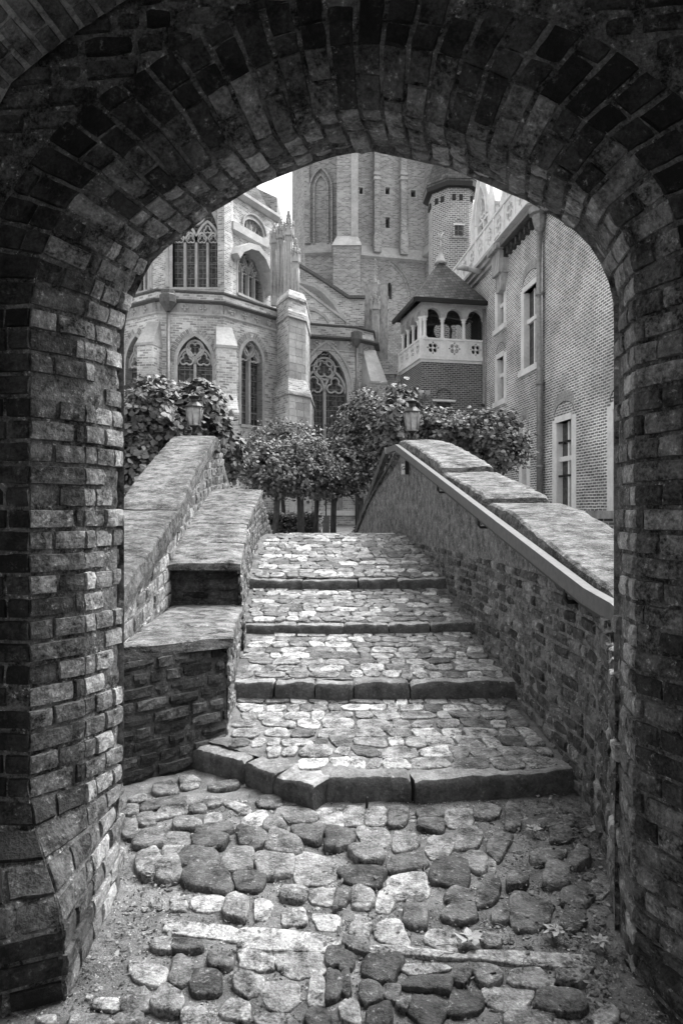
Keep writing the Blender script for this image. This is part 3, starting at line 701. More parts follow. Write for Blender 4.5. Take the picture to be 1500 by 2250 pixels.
y2 = ywise(lw2); brickwall(mb, mm, lw2, -1, lambda u: gz(y2(u))-.1, lambda u: .74, .08, (.2, .26), .006, 0, 0, tones=lambda: R.uniform(-.1, .35))
o_ = mb.build('brick_side', m_wallbrick, bn); mm.build('mortar_bed', m_wallmort, o_); mb, mm = MB(), MB()
lw3 = [(-.83, 5.72), (-.90, 6.35), (-1.02, 7.5), (-1.06, 9.1), (-1.03, 10.3)]
y3 = ywise(lw3); brickwall(mb, mm, lw3, -1, lambda u: gz(y3(u))-.1, lambda u: min(1.83-max(0, y3(u)-9.1)*.5, ramp_(y3(u))-.06), .08, (.2, .26), .006, .1, 0, tones=lambda: R.uniform(-.1, .35))
o_ = mb.build('brick_side', m_wallbrick, bn); mm.build('mortar_bed', m_wallmort, o_)

# ================= handrails =================
hr = thing('handrail', 'pale flat handrail sloping along the right stair wall', 'handrail')
mb = MB()
def rx(px, py, Y): return P(px, py, Y)
rp_pts = [P(1352, 1345, 3.12), P(1292, 1310, 3.42)]
top_ = P(872, 983, 9.5)
pts = [rp_pts[0], rp_pts[1], top_]
mb.bar([V(rp_pts[0].x, rp_pts[0].y-.25, rp_pts[0].z-.06), rp_pts[0], rp_pts[1]+V(0, .0, 0)], .055, .085); mb.bar([rp_pts[1], top_], .055, .085)
mb.bar([top_, P(852, 990, 10.0)], .055, .085)
mb.build('rail', m_rail, hr)
mb = MB(); mb.bar([rp_pts[0]-V(0, .25, .118-.0), rp_pts[0]-V(0, 0, .058), rp_pts[1]-V(0, 0, .058)], .012, .03); mb.bar([rp_pts[1]-V(0, 0, .058), top_-V(0, 0, .058)], .012, .03)
mb.build('underside_strip', m_black, hr)
for px, py in ((1240, 1290), (1050, 1140), (962, 1058)):
    k = (1292-px)/(1292-872); 
    # same depth ratio along the straight rail in perspective
    best = min((abs(750+F*((rp_pts[1]+(top_-rp_pts[1])*t).x)/((rp_pts[1]+(top_-rp_pts[1])*t).y)-px), t) for t in [i/400 for i in range(401)])[1]
    p = rp_pts[1]+(top_-rp_pts[1])*best; mk = MB(); wx = interp(RW, p.y)+.03
    mk.tube([p-V(0, 0, .05), p-V(0, 0, .11), p-V(-.015, 0, .13), V(wx, p.y, p.z-.13)], .013, 8); mk.build('bracket', m_black, hr)
hb = thing('handrail', 'dark handrail running down the far side of the crest beside the tree', 'handrail')
mb = MB(); mb.bar([P(850, 990, 10.05), P(782, 1172, 12.6)], .07, .11); mb.build('rail', m_bark, hb)
mb = MB(); mb.tube([P(880, 995, 9.8), P(840, 1080, 10.9), P(795, 1168, 12.3)], .09, 8); mb.build('round_beam', m_coping, hb)
for px, py, Y in ((858, 1016, 10.3), (835, 1087, 11.2), (812, 1128, 11.8), (788, 1166, 12.5)):
    mk = MB(); p = P(px, py, Y); mk.tube([p-V(.09, 0, -.02), p-V(.07, 0, .03), p+V(.09, 0, -.03)], .014, 6); mk.build('bracket', m_black, hb)
# small tag and box under the rail
tg = thing('wall_tag', 'small pale tag with the letter G beside a black box under the rail top', 'tag')
mk = MB(); q = P(886, 1029, 9.25); mk.prism([(q.x-.025, q.y), (q.x+.02, q.y), (q.x+.02, q.y+.02), (q.x-.025, q.y+.02)], q.z-.08, q.z+.06, .9); mk.build('plate', m_white, tg)
cu = bpy.data.curves.new('letter', 'FONT'); cu.body = 'G'; cu.size = .07; cu.extrude = .001; cu.align_x = 'CENTER'; cu.materials.append(m_black)
tmp = bpy.data.objects.new('tmp', cu); COL.objects.link(tmp); bpy.context.view_layer.update(); lm = bpy.data.meshes.new_from_object(tmp.evaluated_get(bpy.context.evaluated_depsgraph_get())); bpy.data.objects.remove(tmp); lo_ = bpy.data.objects.new('letter', lm); COL.objects.link(lo_); lo_.location = (q.x-.003, q.y-.004, q.z-.02); lo_.rotation_euler = (math.radians(90), 0, 0); lo_.parent = tg
mk = MB(); q = P(893, 1026, 9.2); mk.box(q.x-.02, q.x+.03, q.y, q.y+.04, q.z-.10, q.z+.08); mk.build('black_box', m_black, tg)

# ================= lanterns =================
def lantern(px, pyb, pyt, pxw, Y, lab, rot):
    t = thing('lantern', lab, 'lantern', group=None)
    b = P(px, pyb, Y); h = (pyb-pyt)*Y/F; wd = pxw*Y/F/2
    mk = MB(); mk.tube([V(b.x, b.y, 1.2), V(b.x, b.y, b.z-.02)], [.045, .03], 10); mk.lathe(b, [(.02, -.16), (.05, -.14), (.03, -.1), (.02, -.05), (.06, -.02), (.07, 0)], 10); mk.build('post', m_black, t)
    def hexa(r, z, k=6): return [V(b.x+r*math.cos(rot+2*math.pi*i/k), b.y+r*math.sin(rot+2*math.pi*i/k), b.z+z) for i in range(k)]
    gh = h*.52
    mk = MB(); mk.loft([hexa(wd*.68, 0), hexa(wd*.98, gh)]); g = mk.build('glass', m_lampglass, t)
    mk = MB(); B_0, T_0 = hexa(wd*.72, 0), hexa(wd*1.03, gh)
    for i in range(6): mk.tube([B_0[i], T_0[i]], .012, 6)
    for ring in (B_0, T_0): mk.tube(ring+[ring[0]], .013, 6)
    mk.build('frame', m_pipe, t)
    mk = MB(); c = V(b.x, b.y, b.z+gh)
    mk.lathe(c, [(wd*1.15, 0), (wd*1.15, .02), (wd*.95, .045), (wd*.6, h*.17), (wd*.42, h*.2), (wd*.42, h*.27), (wd*.62, h*.33), (wd*.66, h*.36), (wd*.3, h*.4), (wd*.12, h*.44), (.005, h*.5)], 12, smooth=False); mk.build('roof', m_black, t)
    return t
lantern(427, 934, 862, 37, 10.0, 'black hexagonal lantern behind the left coping, in front of large leaves', .52)
lantern(905, 946, 872, 36, 10.6, 'black lantern with pale glass behind the top of the right coping', .25)
# ================= church =================
ch = thing('church', 'pale brick gothic church choir with traceried windows, buttresses and chapels', 'church')
def ub(px, py, f): return f.uv(px, py)
def gwindow(fr, u0, u1, z0, zs, zt, lights, parent, rev=.35, fw=.14, style=2, glass=m_glass, stone=m_stone, name='window', hood=True, mull=.09):
    """gothic window: frame is the part; tracery and glass are its sub-parts"""
    out = arch(u0, u1, z0, zs, zt)
    mk = MB(); ribbon(mk, fr, out, fw, -rev, .02, side=1)
    if hood: ribbon(mk, fr, arch(u0-fw*1.2, u1+fw*1.2, zs-.02, zs, zt+fw*1.6)[1:-1], fw*.55, -.02, .10)
    ribbon(mk, fr, [(u0-fw*.4, z0-.05), (u1+fw*.4, z0-.05)], .14, -rev, .09)
    w_ = mk.build(name, stone, parent)
    mk = MB(); vs = [fr.pt(u, z, -rev*.85) for u, z in out]; mk.add(vs, [tuple(range(len(vs)))[::-1]]); mk.build('glass', glass, w_)
    mk = MB(); W = u1-u0; d0, d1 = -rev*.84, -rev*.84+.16; n = lights; lw = W/n; zsub = zs-.02*W if lights > 1 else zs
    def sub(a, b, zb, rise, wd=mull*.8): ribbon(mk, fr, arch(a, b, zb-.01, zb, zb+rise)[1:-1], wd, d0, d1)
    if lights == 1: pass
    elif lights == 2:
        zb = zs-.05*(zt-zs)
        ribbon(mk, fr, [((u0+u1)/2, z0), ((u0+u1)/2, zb)], mull, d0, d1+.02)
        for k in range(2):
            sub(u0+k*lw, u0+(k+1)*lw, zb, lw*.95)
            c = (u0+(k+.5)*lw, zb+lw*.30); ribbon(mk, fr, foil(c, lw*.40, 3, 90), mull*.55, d0, d1-.03, closed=True)
        c = ((u0+u1)/2, zs+(zt-zs)*.55); r = W*.25
        ribbon(mk, fr, circ(c, r), mull*.7, d0, d1, closed=True); ribbon(mk, fr, foil(c, r*.86, 4, 45), mull*.5, d0, d1-.03, closed=True)
    else:
        zb = zs-.10*(zt-zs)
        for k in range(1, n): ribbon(mk, fr, [(u0+k*lw, z0), (u0+k*lw, zb)], mull, d0, d1+.02)
        for k in range(n):
            sub(u0+k*lw, u0+(k+1)*lw, zb, lw*.9); c = (u0+(k+.5)*lw, zb+lw*.3); ribbon(mk, fr, foil(c, lw*.36, 3, 90), mull*.45, d0, d1-.03, closed=True)
        h_ = n//2
        for k in range(2):
            a = u0+k*(n-h_)*lw; b = a+h_*lw; sub(a, b, zb, (b-a)*.95, mull)
            c = ((a+b)/2, zb+(b-a)*.58); ribbon(mk, fr, foil(c, lw*.36, 3, 90), mull*.5, d0, d1-.03, closed=True)
        c = ((u0+u1)/2, zs+(zt-zs)*.56); r = W*.18
        ribbon(mk, fr, circ(c, r), mull*.8, d0, d1, closed=True); ribbon(mk, fr, foil(c, r*.86, 4, 45), mull*.5, d0, d1-.03, closed=True)
    if mk.v: mk.build('tracery', stone, w_)
    if z0 < zs-2: # iron saddle bars across the lights
        mk = MB(); z = z0+.5
        while z < zs-.1: mk.bar([fr.pt(u0, z, -rev*.8), fr.pt(u1, z, -rev*.8)], .02, .022); z += .62
        mk.build('saddle_bar', m_pipe, w_)
    return w_
def win_px(fr, xl, xr, yb, ys, yt, xa=None):
    """(u0,u1,z0,zs,zt) from picture measurements taken at the window"""
    u0 = fr.uv(xl, yb)[0]; u1 = fr.uv(xr, yb)[0]; xm = xa or (xl+xr)/2
    return u0, u1, fr.uv(xm, yb)[1], fr.uv(xm, ys)[1], fr.uv(xm, yt)[1]
G0 = .95
VV = [(-9.3, 26.0), (-6.5, 24.05), (-4.24, 24.45), (-2.43, 26.58)]
FA, FB, FC = Fr(VV[0], VV[1]), Fr(VV[1], VV[2]), Fr(VV[2], VV[3])
ZC = 9.34
def archring(mk, fr, w_, wd=.22, d=.012, tone=.5):
    u0, u1, z0, zs, zt = w_; ribbon(mk, fr, arch(u0-wd*.5, u1+wd*.5, z0, zs, zt+wd*.6)[1:-1], wd, -.05, d)
wA = win_px(FA, 276, 321, 955, 800, 738); wB = win_px(FB, 390, 466, 955, 796, 738); wC = win_px(FC, 530, 576, 935, 790, 748)
mk = MB(); vo = MB()
for fr, w_ in ((FA, wA), (FB, wB), (FC, wC)):
    wall(mk, fr, [(0, G0-.5), (fr.L, G0-.5), (fr.L, ZC), (0, ZC)], [arch(*w_)[::-1]], .35); archring(vo, fr, w_)
mk.build('chapel_wall', m_church, ch)
for fr, w_ in ((FA, wA), (FB, wB), (FC, wC)): gwindow(fr, *w_, 2, ch, hood=False, fw=.16, mull=.12)
for fr, w_ in ((FA, wA), (FB, wB), (FC, wC)):
    # radiating brick voussoirs round the window head
    k = MB(); u0, u1, z0, zs, zt = w_; out = arch(u0-.02, u1+.02, z0, zs, zt+.03, 12)[1:-1]
    cen = ((u0+u1)/2, zs)
    for i in range(len(out)-1):
        for q in (0, .5):
            a = Vector(out[i]).lerp(Vector(out[i+1]), q+.05); b = Vector(out[i]).lerp(Vector(out[i+1]), q+.42)
            t = (b-a).normalized(); m_ = Vector((-t.y, t.x))
            c4_ = [a, b, b+m_*.30, a+m_*.30]
            k.add([fr.pt(*c, .015) for c in c4_]+[fr.pt(*c, -.05) for c in c4_], [(3, 2, 1, 0), (0, 1, 5, 4), (2, 3, 7, 6), (1, 2, 6, 5), (3, 0, 4, 7)], R.uniform(.1, .8))
    k.build('window_arch', m_greystone, ch)
def mould(fr, name, z0, z1, d, mat, ua=0, ub_=None, parent=ch, e=.06):
    k = MB(); ub_ = fr.L if ub_ is None else ub_
    rings = [[fr.pt(u, z0, -.05), fr.pt(u, z0, d*.35), fr.pt(u, (z0+z1)/2, d), fr.pt(u, z1, d), fr.pt(u, z1+.04, -.05)] for u in (ua-d*.4, ub_+d*.4)]
    k.loft(rings, .5); return k.build(name, mat, parent)
for fr in (FA, FB, FC):
    mould(fr, 'string_course', 8.50, 8.58, .07, m_stone)
    mould(fr, 'gutter', 8.92, 9.02, .22, m_lead)
    mould(fr, 'parapet_coping', ZC-.04, ZC+.05, .06, m_lead)
    k = MB(); wall(k, fr, [(0, 8.58), (fr.L, 8.58), (fr.L, 8.92), (0, 8.92)], d=.05); k.build('frieze', m_greystone, ch)
    u = .35
    while u < fr.L-.2:
        k = MB(); rr = .12
        for (du, dz) in ((0, .08), (0, -.08), (.09, 0), (-.09, 0), (0, 0)): k.lathe(fr.pt(u+du, 8.75+dz, .07), [(.001, -.05), (.05, -.02), (.055, .02), (.001, .05)], 6)
        k.build('carved_leaf', m_stone, ch); u += .62
# small wall buttresses with pale sloping caps
def buttress(parent, x, y, nx, ny, w_, d_, levels, mat, capmat, back=0.6):
    """levels: list of (z0,z1,scale_out) ; capped by a slope"""
    t = Vector((-ny, nx)); n = Vector((nx, ny)); c = Vector((x, y))
    def sec(s, wd=1): return [tuple(c+t*w_/2*wd-n*back), tuple(c-t*w_/2*wd-n*back), tuple(c-t*w_/2*wd+n*d_*s), tuple(c+t*w_/2*wd+n*d_*s)]
    mk = MB(); cp = MB()
    for i, (z0, z1, s, cap) in enumerate(levels):
        mk.prism(sec(s), z0, z1)
        nx_s = levels[i+1][2] if i+1 < len(levels) else .02
        ov = .05; a = [tuple(Vector(p)+(Vector(p)-c).normalized()*ov) for p in sec(s)]
        tp_ = cp if i == len(levels)-1 else mk; tp_.prism(a, z1-.02, z1+.07); tp_.prism(a, z1+.07, z1+cap, top=sec(nx_s, .8 if tp_ is cp else .98))
    b = mk.build('buttress', mat, parent); cp.build('weathering', capmat, b); return b
def nrm(x, y): v = Vector((x, y)).normalized(); return v.x, v.y
n1 = nrm(-.25, -1); buttress(ch, -6.62, 24.12, *n1, .60, .62, [(G0, 4.5, 1.35, .5), (5.0, 7.3, 1, .95)], m_church, m_stone)
n2 = nrm(.35, -1); buttress(ch, -4.2, 24.45, *n2, .70, .55, [(G0, 4.9, 1.6, .8), (5.5, 7.3, 1, .85)], m_church, m_stone)
# rainwater pipe with hopper
k = MB(); q = P(370, 700, 23.95); k.tube([(q.x, q.y, G0), (q.x, q.y, 8.6)], .07, 8); dp = k.build('downpipe', m_pipe, ch)
k = MB(); k.lathe((q.x, q.y-.05, 8.55), [(.1, 0), (.16, .1), (.30, .3), (.30, .55), (.24, .6), (.24, .72)], 8, smooth=False, rot=.39); k.build('hopper', m_lead, dp)
# great pier between the chapels
def poly_scale(p, s):
    cx = sum(a for a, b in p)/len(p); cy = sum(b for a, b in p)/len(p); return [(cx+(a-cx)*s, cy+(b-cy)*s) for a, b in p]
pier = [(-1.93, 25.0), (-1.19, 25.9), (-1.15, 28.6), (-2.4, 28.6), (-2.62, 26.3)]
pierU = [(-1.95, 25.25), (-1.36, 25.95), (-1.3, 28.6), (-2.35, 28.6), (-2.50, 26.4)]
k = MB(); k.prism(pier, G0, 5.9); k.prism(pierU, 6.4, 9.46); b_ = k.build('pier', m_church, ch)
k = MB(); k.prism(poly_scale(pier, 1.06), 5.85, 5.95); k.prism(poly_scale(pier, 1.06), 5.95, 6.55, top=pierU); k.prism(poly_scale(pierU, 1.08), 8.75, 8.95); k.prism(poly_scale(pierU, 1.08), 8.95, 9.05, top=pierU)
k.prism(poly_scale(pierU, 1.06), 9.45, 9.55); k.prism(poly_scale(pierU, 1.06), 9.55, 9.85, top=poly_scale(pierU, .85)); k.build('weathering', m_churchd, b_)
for z0, z1 in ((G0, 5.85), (6.5, 8.75)):
    k = MB()   # ashlar facing of the right-hand side
    a = Vector((-1.93, 25.0) if z0 < 2 else (-1.95, 25.25)); c = Vector((-1.19, 25.9) if z0 < 2 else (-1.36, 25.95)); f_ = Fr(a, c)
    z = z0
    while z < z1:
        hh = min(R.uniform(.2, .32), z1-z); uu = .0
        while uu < f_.L-.02:
            l = min(R.uniform(.3, .5), f_.L-uu)
            cc = [(uu+.006, z+.006), (uu+l-.006, z+.006), (uu+l-.006, z+hh-.006), (uu+.006, z+hh-.006)]
            k.add([f_.pt(*q, .02) for q in cc]+[f_.pt(*q, -.02) for q in cc], [(3, 2, 1, 0), (0, 1, 5, 4), (2, 3, 7, 6), (1, 2, 6, 5), (3, 0, 4, 7)], R.uniform(.15, .6)); uu += l
        z += hh
    k.build('ashlar_facing', m_stone, b_)
# second chapel
W_ = [(-2.2, 28.2), (.62, 29.0), (1.38, 29.7), (1.5, 31)]
FD, FE, FG = Fr(W_[0], W_[1]), Fr(W_[1], W_[2]), Fr(W_[2], W_[3])
wD = win_px(FD, 668, 762, 1055, 856, 768, 714)
k = MB(); wall(k, FD, [(0, G0-.5), (FD.L, G0-.5), (FD.L, ZC), (0, ZC)], [arch(*wD)[::-1]], .4)
wall(k, FE, [(0, G0-.5), (FE.L, G0-.5), (FE.L, ZC), (0, ZC)]); wall(k, FG, [(0, G0-.5), (FG.L, G0-.5), (FG.L, ZC), (0, ZC)]); k.build('chapel_wall', m_church, ch)
gwindow(FD, *wD, 3 if 0 else 2, ch, rev=.4, fw=.2, mull=.15)
k = MB()
for cx, cy, r in ((690, 790, 18), (735, 790, 18), (714, 752+18, 9)):
    c = FD.uv(cx, cy); rr = r*28.5/F; ribbon(k, FD, foil(c, rr, 3, 90), .06, -.33, -.16, closed=True)
k.build('tracery_foils', m_stone, ch)
for fr in (FD, FE, FG):
    mould(fr, 'gutter', 8.72, 8.86, .25, m_lead); mould(fr, 'string_course', 8.25, 8.32, .07, m_stone); mould(fr, 'parapet_coping', ZC-.04, ZC+.05, .07, m_lead)
    k = MB(); wall(k, fr, [(0, 8.32), (fr.L, 8.32), (fr.L, 8.72), (0, 8.72)], d=.05); k.build('frieze', m_greystone, ch)
    u = .5
    while u < fr.L-.2:
        k = MB()
        for (du, dz) in ((0, .08), (0, -.06), (.1, 0), (-.1, 0)): k.lathe(fr.pt(u+du, 8.52+dz, .07), [(.001, -.06), (.06, -.02), (.06, .02), (.001, .06)], 6)
        k.build('carved_leaf', m_stone, ch); u += .7
k = MB(); wall(k, FD, [FD.uv(690, 1122), FD.uv(785, 1122), FD.uv(785, 1133), FD.uv(690, 1133)], d=.1, thick=.15); k.build('plinth_moulding', m_white, ch)
k = MB(); wall(k, FD, [FD.uv(736, 1085), FD.uv(752, 1085), FD.uv(752, 1121), FD.uv(736, 1121)], d=.02, thick=.1); k.build('blocked_opening', m_greystone, ch)
k = MB(); q = P(783, 750, 28.75); k.tube([(q.x, q.y-.08, G0), (q.x, q.y-.08, 8.6)], .06, 8); dp = k.build('downpipe', m_lead, ch)
k = MB(); k.lathe((q.x, q.y-.1, 8.45), [(.08, 0), (.16, .15), (.24, .3), (.24, .6)], 6, smooth=False); k.build('hopper', m_lead, dp)
n3 = nrm(.45, -1); buttress(ch, 1.18, 29.4, *n3, .75, .9, [(G0, 6.9, 1, 1.6)], m_churchd, m_stone)
# upper choir wall
U_ = [(-10, 30.6), (-7.35, 29.0), (-4.97, 29.0), (-3.05, 32.3)]
H0, H1, H2 = [Fr(U_[i], U_[i+1]) for i in range(3)]
ZU = 15.45
k = MB(); wH1 = win_px(H1, 379, 479, 632, 520, 430); wH2 = win_px(H2, 523, 577, 655, 600, 556); wH0 = win_px(H0, 300, 325, 640, 560, 480)
wS = win_px(H2, 536, 578, 522, 506, 484)
wall(k, H0, [(0, 8), (H0.L, 8), (H0.L, 19), (0, 19)], [arch(*wH0)[::-1]], .35)
wall(k, H1, [(0, 8), (H1.L, 8), (H1.L, 19), (0, 19)], [arch(*wH1)[::-1]], .4)
wall(k, H2, [(0, 8), (H2.L, 8), (H2.L, ZU), (0, ZU)], [arch(*wH2)[::-1], arch(*wS)[::-1]], .35)
wall(k, Fr(U_[3], (-3.05, 40)), [(0, 8), (7.7, 8), (7.7, ZU), (0, ZU)])
k.build('choir_wall', m_churchd, ch)
gwindow(H0, *wH0, 2, ch, mull=.12); gwindow(H1, *wH1, 4, ch, rev=.4, fw=.2, mull=.13)
gwindow(H2, *wH2, 4, ch, fw=.16, mull=.1, hood=False); gwindow(H2, *wS, 2, ch, fw=.14, mull=.08)
for fr, w_, n in ((H0, wH0, 2), (H1, wH1, 4)):
    k = MB(); u0, u1 = w_[0], w_[1]
    for u in (u0-.22, u1+.22): k.lathe(fr.pt(u, w_[2], .02), [(.09, 0), (.07, .1), (.06, w_[3]-w_[2]-.15), (.10, w_[3]-w_[2]), (.11, w_[3]-w_[2]+.12)], 8)
    k.build('jamb_shafts', m_stone, ch)
mould(H1, 'sill_course', wH1[2]-.32, wH1[2]-.14, .14, m_stone); mould(H2, 'sill_course', wH1[2]-.42, wH1[2]-.28, .14, m_lead); mould(H0, 'sill_course', wH1[2]-.32, wH1[2]-.14, .14, m_stone)
mould(H2, 'eaves_cornice', ZU-.25, ZU, .28, m_stone)
k = MB(); c = Vector(U_[2]); k.prism([(c.x-.28, c.y+.3), (c.x-.25, c.y-.22), (c.x+.05, c.y-.30), (c.x+.30, c.y+.1), (c.x+.3, c.y+.4)], 8, 19); k.build('corner_pilaster', m_churchd, ch)
# the big relieving arch and the raking band beside it
k = MB(); pts = [H2.uv(x, y) for x, y in ((503, 566), (512, 552), (530, 545), (548, 550), (565, 570), (577, 600), (585, 650))]
ribbon(k, H2, pts, .34, -.1, .55); k.build('relieving_arch', m_stone, ch)
k = MB(); pts = [H2.uv(x, y) for x, y in ((502, 496), (545, 520), (575, 537), (598, 518))]; ribbon(k, H2, pts, .45, -.1, .28); k.build('raking_band', m_stone, ch)
# roof behind the parapets of the chapels
k = MB()
for a, b, c, d in ((VV[0], VV[1], U_[1], U_[0]), (VV[1], VV[2], U_[2], U_[1]), (VV[2], VV[3], (-2.43, 31), U_[2]), (W_[0], W_[1], (.8, 32), (-2.2, 32))):
    k.quad(V(*a, 9.0), V(*b, 9.0), V(*c, 9.7), V(*d, 9.7))
k.build('chapel_roof', m_lead, ch)
k = MB(); k.quad(V(-10, 29.2, ZU), V(-3.2, 32.5, ZU), V(-6, 40, ZU+7), V(-10, 40, ZU+7)); k.build('choir_roof', m_slate, ch)
# distant blind-arcaded turret
t2 = thing('stair_turret', 'small brick turret with blind pointed arches showing above the choir roof edge', 'turret')
ft = Fr((-5.6, 36), (-3.45, 36.6)); k = MB(); wall(k, ft, [(0, 14), (ft.L, 14), (ft.L, 18.35), (0, 19.1)], thick=1.5); wall(k, Fr((-3.45, 36.6), (-3.4, 38.3)), [(0, 14), (1.7, 14), (1.7, 18.2), (0, 18.35)]); k.build('wall', m_tower, t2)
k = MB()
for x in (571, 592): 
    u, z = ft.uv(x, 455); ribbon(k, ft, arch(u-.28, u+.28, 15, 17.0, 17.9), .1, -.02, .06)
k.build('blind_arch', m_tower, t2)
# pinnacles
def pinn(parent, x, y, z0, zt, w_, spire=1.4, rot=.78, mat=m_greystone):
    sp = spire; zs = zt-sp; k = MB(); c = V(x, y, 0)
    k.lathe((x, y, 0), [(w_*.72, z0), (w_*.72, z0+.3), (w_*.6, z0+.4), (w_*.6, zs)], 4, smooth=False, rot=rot)
    for i in range(4):
        a = rot+i*math.pi/2; p = V(x+w_*.62*math.cos(a), y+w_*.62*math.sin(a), 0)
        k.lathe(p, [(w_*.13, z0+.3), (w_*.10, z0+.5), (w_*.10, zs-.1), (w_*.16, zs), (w_*.05, zs+.3), (.01, zs+.45)], 5)
        b = a+math.pi/4; m_ = V(x+w_*.45*math.cos(b), y+w_*.45*math.sin(b), 0); t = V(-math.sin(b), math.cos(b), 0); nn = V(math.cos(b), math.sin(b), 0)
        # gablet
        A, B, C_ = m_-t*w_*.48+V(0, 0, zs-.05), m_+t*w_*.48+V(0, 0, zs-.05), m_+V(0, 0, zs+w_*1.25)
        k.add([A, B, C_, A+nn*.08, B+nn*.08, C_+nn*.08], [(0, 1, 2), (5, 4, 3), (0, 3, 4, 1), (1, 4, 5, 2), (2, 5, 3, 0)])
        k.lathe(C_+nn*.04, [(.03, 0), (.06, .05), (.02, .1), (.05, .15), (.005, .2)], 5)
        k.tube([m_+nn*.02-t*w_*.3+V(0, 0, z0+.5), m_+nn*.02-t*w_*.3+V(0, 0, zs-.3)], .025, 4); k.tube([m_+nn*.02+t*w_*.3+V(0, 0, z0+.5), m_+nn*.02+t*w_*.3+V(0, 0, zs-.3)], .025, 4)
    k.lathe((x, y, 0), [(w_*.5, zs), (w_*.42, zs+sp*.2), (.04, zt-.22), (.03, zt-.18)], 4, smooth=False, rot=rot)
    for q in range(1, 6):
        f = q/6; r = w_*.42*(1-f)+.05; z = zs+sp*.2+sp*.7*f*.95
        for i in range(4):
            a = rot+i*math.pi/2; k.lathe((x+r*math.cos(a), y+r*math.sin(a), z), [(.001, -.04), (.05, 0), (.001, .05)], 5)
    k.lathe((x, y, zt-.2), [(.02, 0), (.09, .04), (.03, .08), (.08, .12), (.02, .18), (.005, .22)], 6)
    return k.build('pinnacle', mat, parent)
Y = 26.6
for px, yb, yt, w_, yy, sp in ((603, 655, 490, .26, 27.6, .8), (617, 655, 478, .22, 27.2, .8), (634, 655, 461, .30, 26.9, 1.0), (649, 655, 522, .24, 26.0, .9)):
    p = P(px, yb, yy); pinn(ch, p.x, yy, p.z-.3, P(px, yt, yy).z, w_, sp, mat=m_stone)
for px, yt, w_, yy, sp in ((806, 642, .36, 31.2, .8), (824, 640, .36, 30.9, .8), (843, 640, .36, 31.2, .8), (824, 568, .30, 31.1, 1.5)):
    p = P(px, 780, yy); pinn(ch, p.x, yy, p.z, P(px, yt, yy).z, w_*.9, sp, mat=m_stone)
k = MB(); c = P(824, 790, 31.4); k.prism([(c.x-.55, c.y-.5), (c.x+.55, c.y-.5), (c.x+.55, c.y+.8), (c.x-.55, c.y+.8)], 8.0, 11.8); bb = k.build('pier', m_greystone, ch)
k = MB(); k.prism([(c.x-.6, c.y-.6), (c.x+.85, c.y-.6), (c.x+.85, c.y+1), (c.x-.6, c.y+1)], G0, 7.7); k.prism([(c.x-.7, c.y-.7), (c.x+.95, c.y-.7), (c.x+.95, c.y+1), (c.x-.7, c.y+1)], 7.7, 8.4, top=[(c.x-.55, c.y-.5), (c.x+.55, c.y-.5), (c.x+.55, c.y+.8), (c.x-.55, c.y+.8)]); k.build('pier', m_churchd, ch)
# flying buttresses
ff = Fr((-2.3, 29.6), (1.6, 30.6))
def px_poly(fr, L): return [fr.uv(x, y) for x, y in L]
k = MB(); wall(k, ff, px_poly(ff, [(650, 583), (700, 613), (762, 655), (800, 657), (800, 716), (760, 716), (752, 690), (735, 662), (710, 635), (690, 622), (655, 612)]), d=0, thick=.5)
fb = k.build('flying_buttress', m_churchd, ch)
k = MB(); ribbon(k, ff, px_poly(ff, [(650, 580), (700, 610), (764, 653), (800, 654)]), .16, -.6, .16); k.build('lead_coping', m_lead, fb); k = MB(); ribbon(k, ff, px_poly(ff, [(655, 617), (690, 627), (710, 640), (735, 667), (752, 695), (758, 716)]), .2, -.5, .05); k.build('arch_ring', m_stone, fb)
k = MB(); wall(k, ff, px_poly(ff, [(652, 636), (752, 712), (752, 730), (655, 730)]), d=.4, thick=.4); fb = k.build('flying_buttress', m_church, ch)
k = MB(); ribbon(k, ff, px_poly(ff, [(652, 634), (756, 712)]), .13, -.1, .5); ribbon(k, ff, px_poly(ff, [(667, 680), (690, 688), (708, 700), (718, 714)]), .16, .3, .46); k.build('coping', m_stone, fb)

# ================= great tower =================
tw = thing('church_tower', 'huge tall plain brick church tower with narrow slits, buttresses and blind arches', 'tower')
T1 = Fr((1.28, 48), (5.96, 49.1)); T0 = Fr((-2.6, 48.3), (1.28, 48.0)); T2 = Fr((5.96, 49.1), (6.6, 47.4)); TL = Fr((-3.75, 52), (-2.6, 48.3))
zst = T1.uv(840, 557)[1]
def sq(fr, xl, xr, yt, yb):
    a, b = fr.uv(xl, yb), fr.uv(xr, yt); return [(a[0], a[1]), (b[0], a[1]), (b[0], b[1]), (a[0], b[1])]
k = MB(); slits = [sq(T1, 785, 798, 411, 426), sq(T1, 845, 857, 411, 427), sq(T1, 901, 914, 417, 433), sq(T1, 847, 856, 477, 500)]
ha = T1.uv(855, 657); wsl = arch(T1.uv(850, 657)[0], T1.uv(861, 657)[0], ha[1], T1.uv(855, 632)[1], T1.uv(855, 619)[1])
wall(k, T1, [(-.3, 0), (T1.L, 0), (T1.L, 34), (-.3, 34)], slits+[wsl[::-1]], .6)
wall(k, T0, [(0, 0), (T0.L, 0), (T0.L, 34), (0, 34)]); wall(k, T2, [(0, 0), (T2.L, 0), (T2.L, 34), (0, 34)]); wall(k, TL, [(0, 0), (TL.L, 0), (TL.L, 34), (0, 34)])
wall(k, Fr((6.6, 47.4), (8.6, 47.4)), [(0, 0), (2, 0), (2, 34), (0, 34)])
k.build('tower_wall', m_tower, tw)
k = MB()
for s_ in slits+[wsl]: k = MB(); k.add([T1.pt(u, z, -.5) for u, z in s_], [tuple(range(len(s_)))[::-1]]); k.build('slit_window', m_glass, tw)
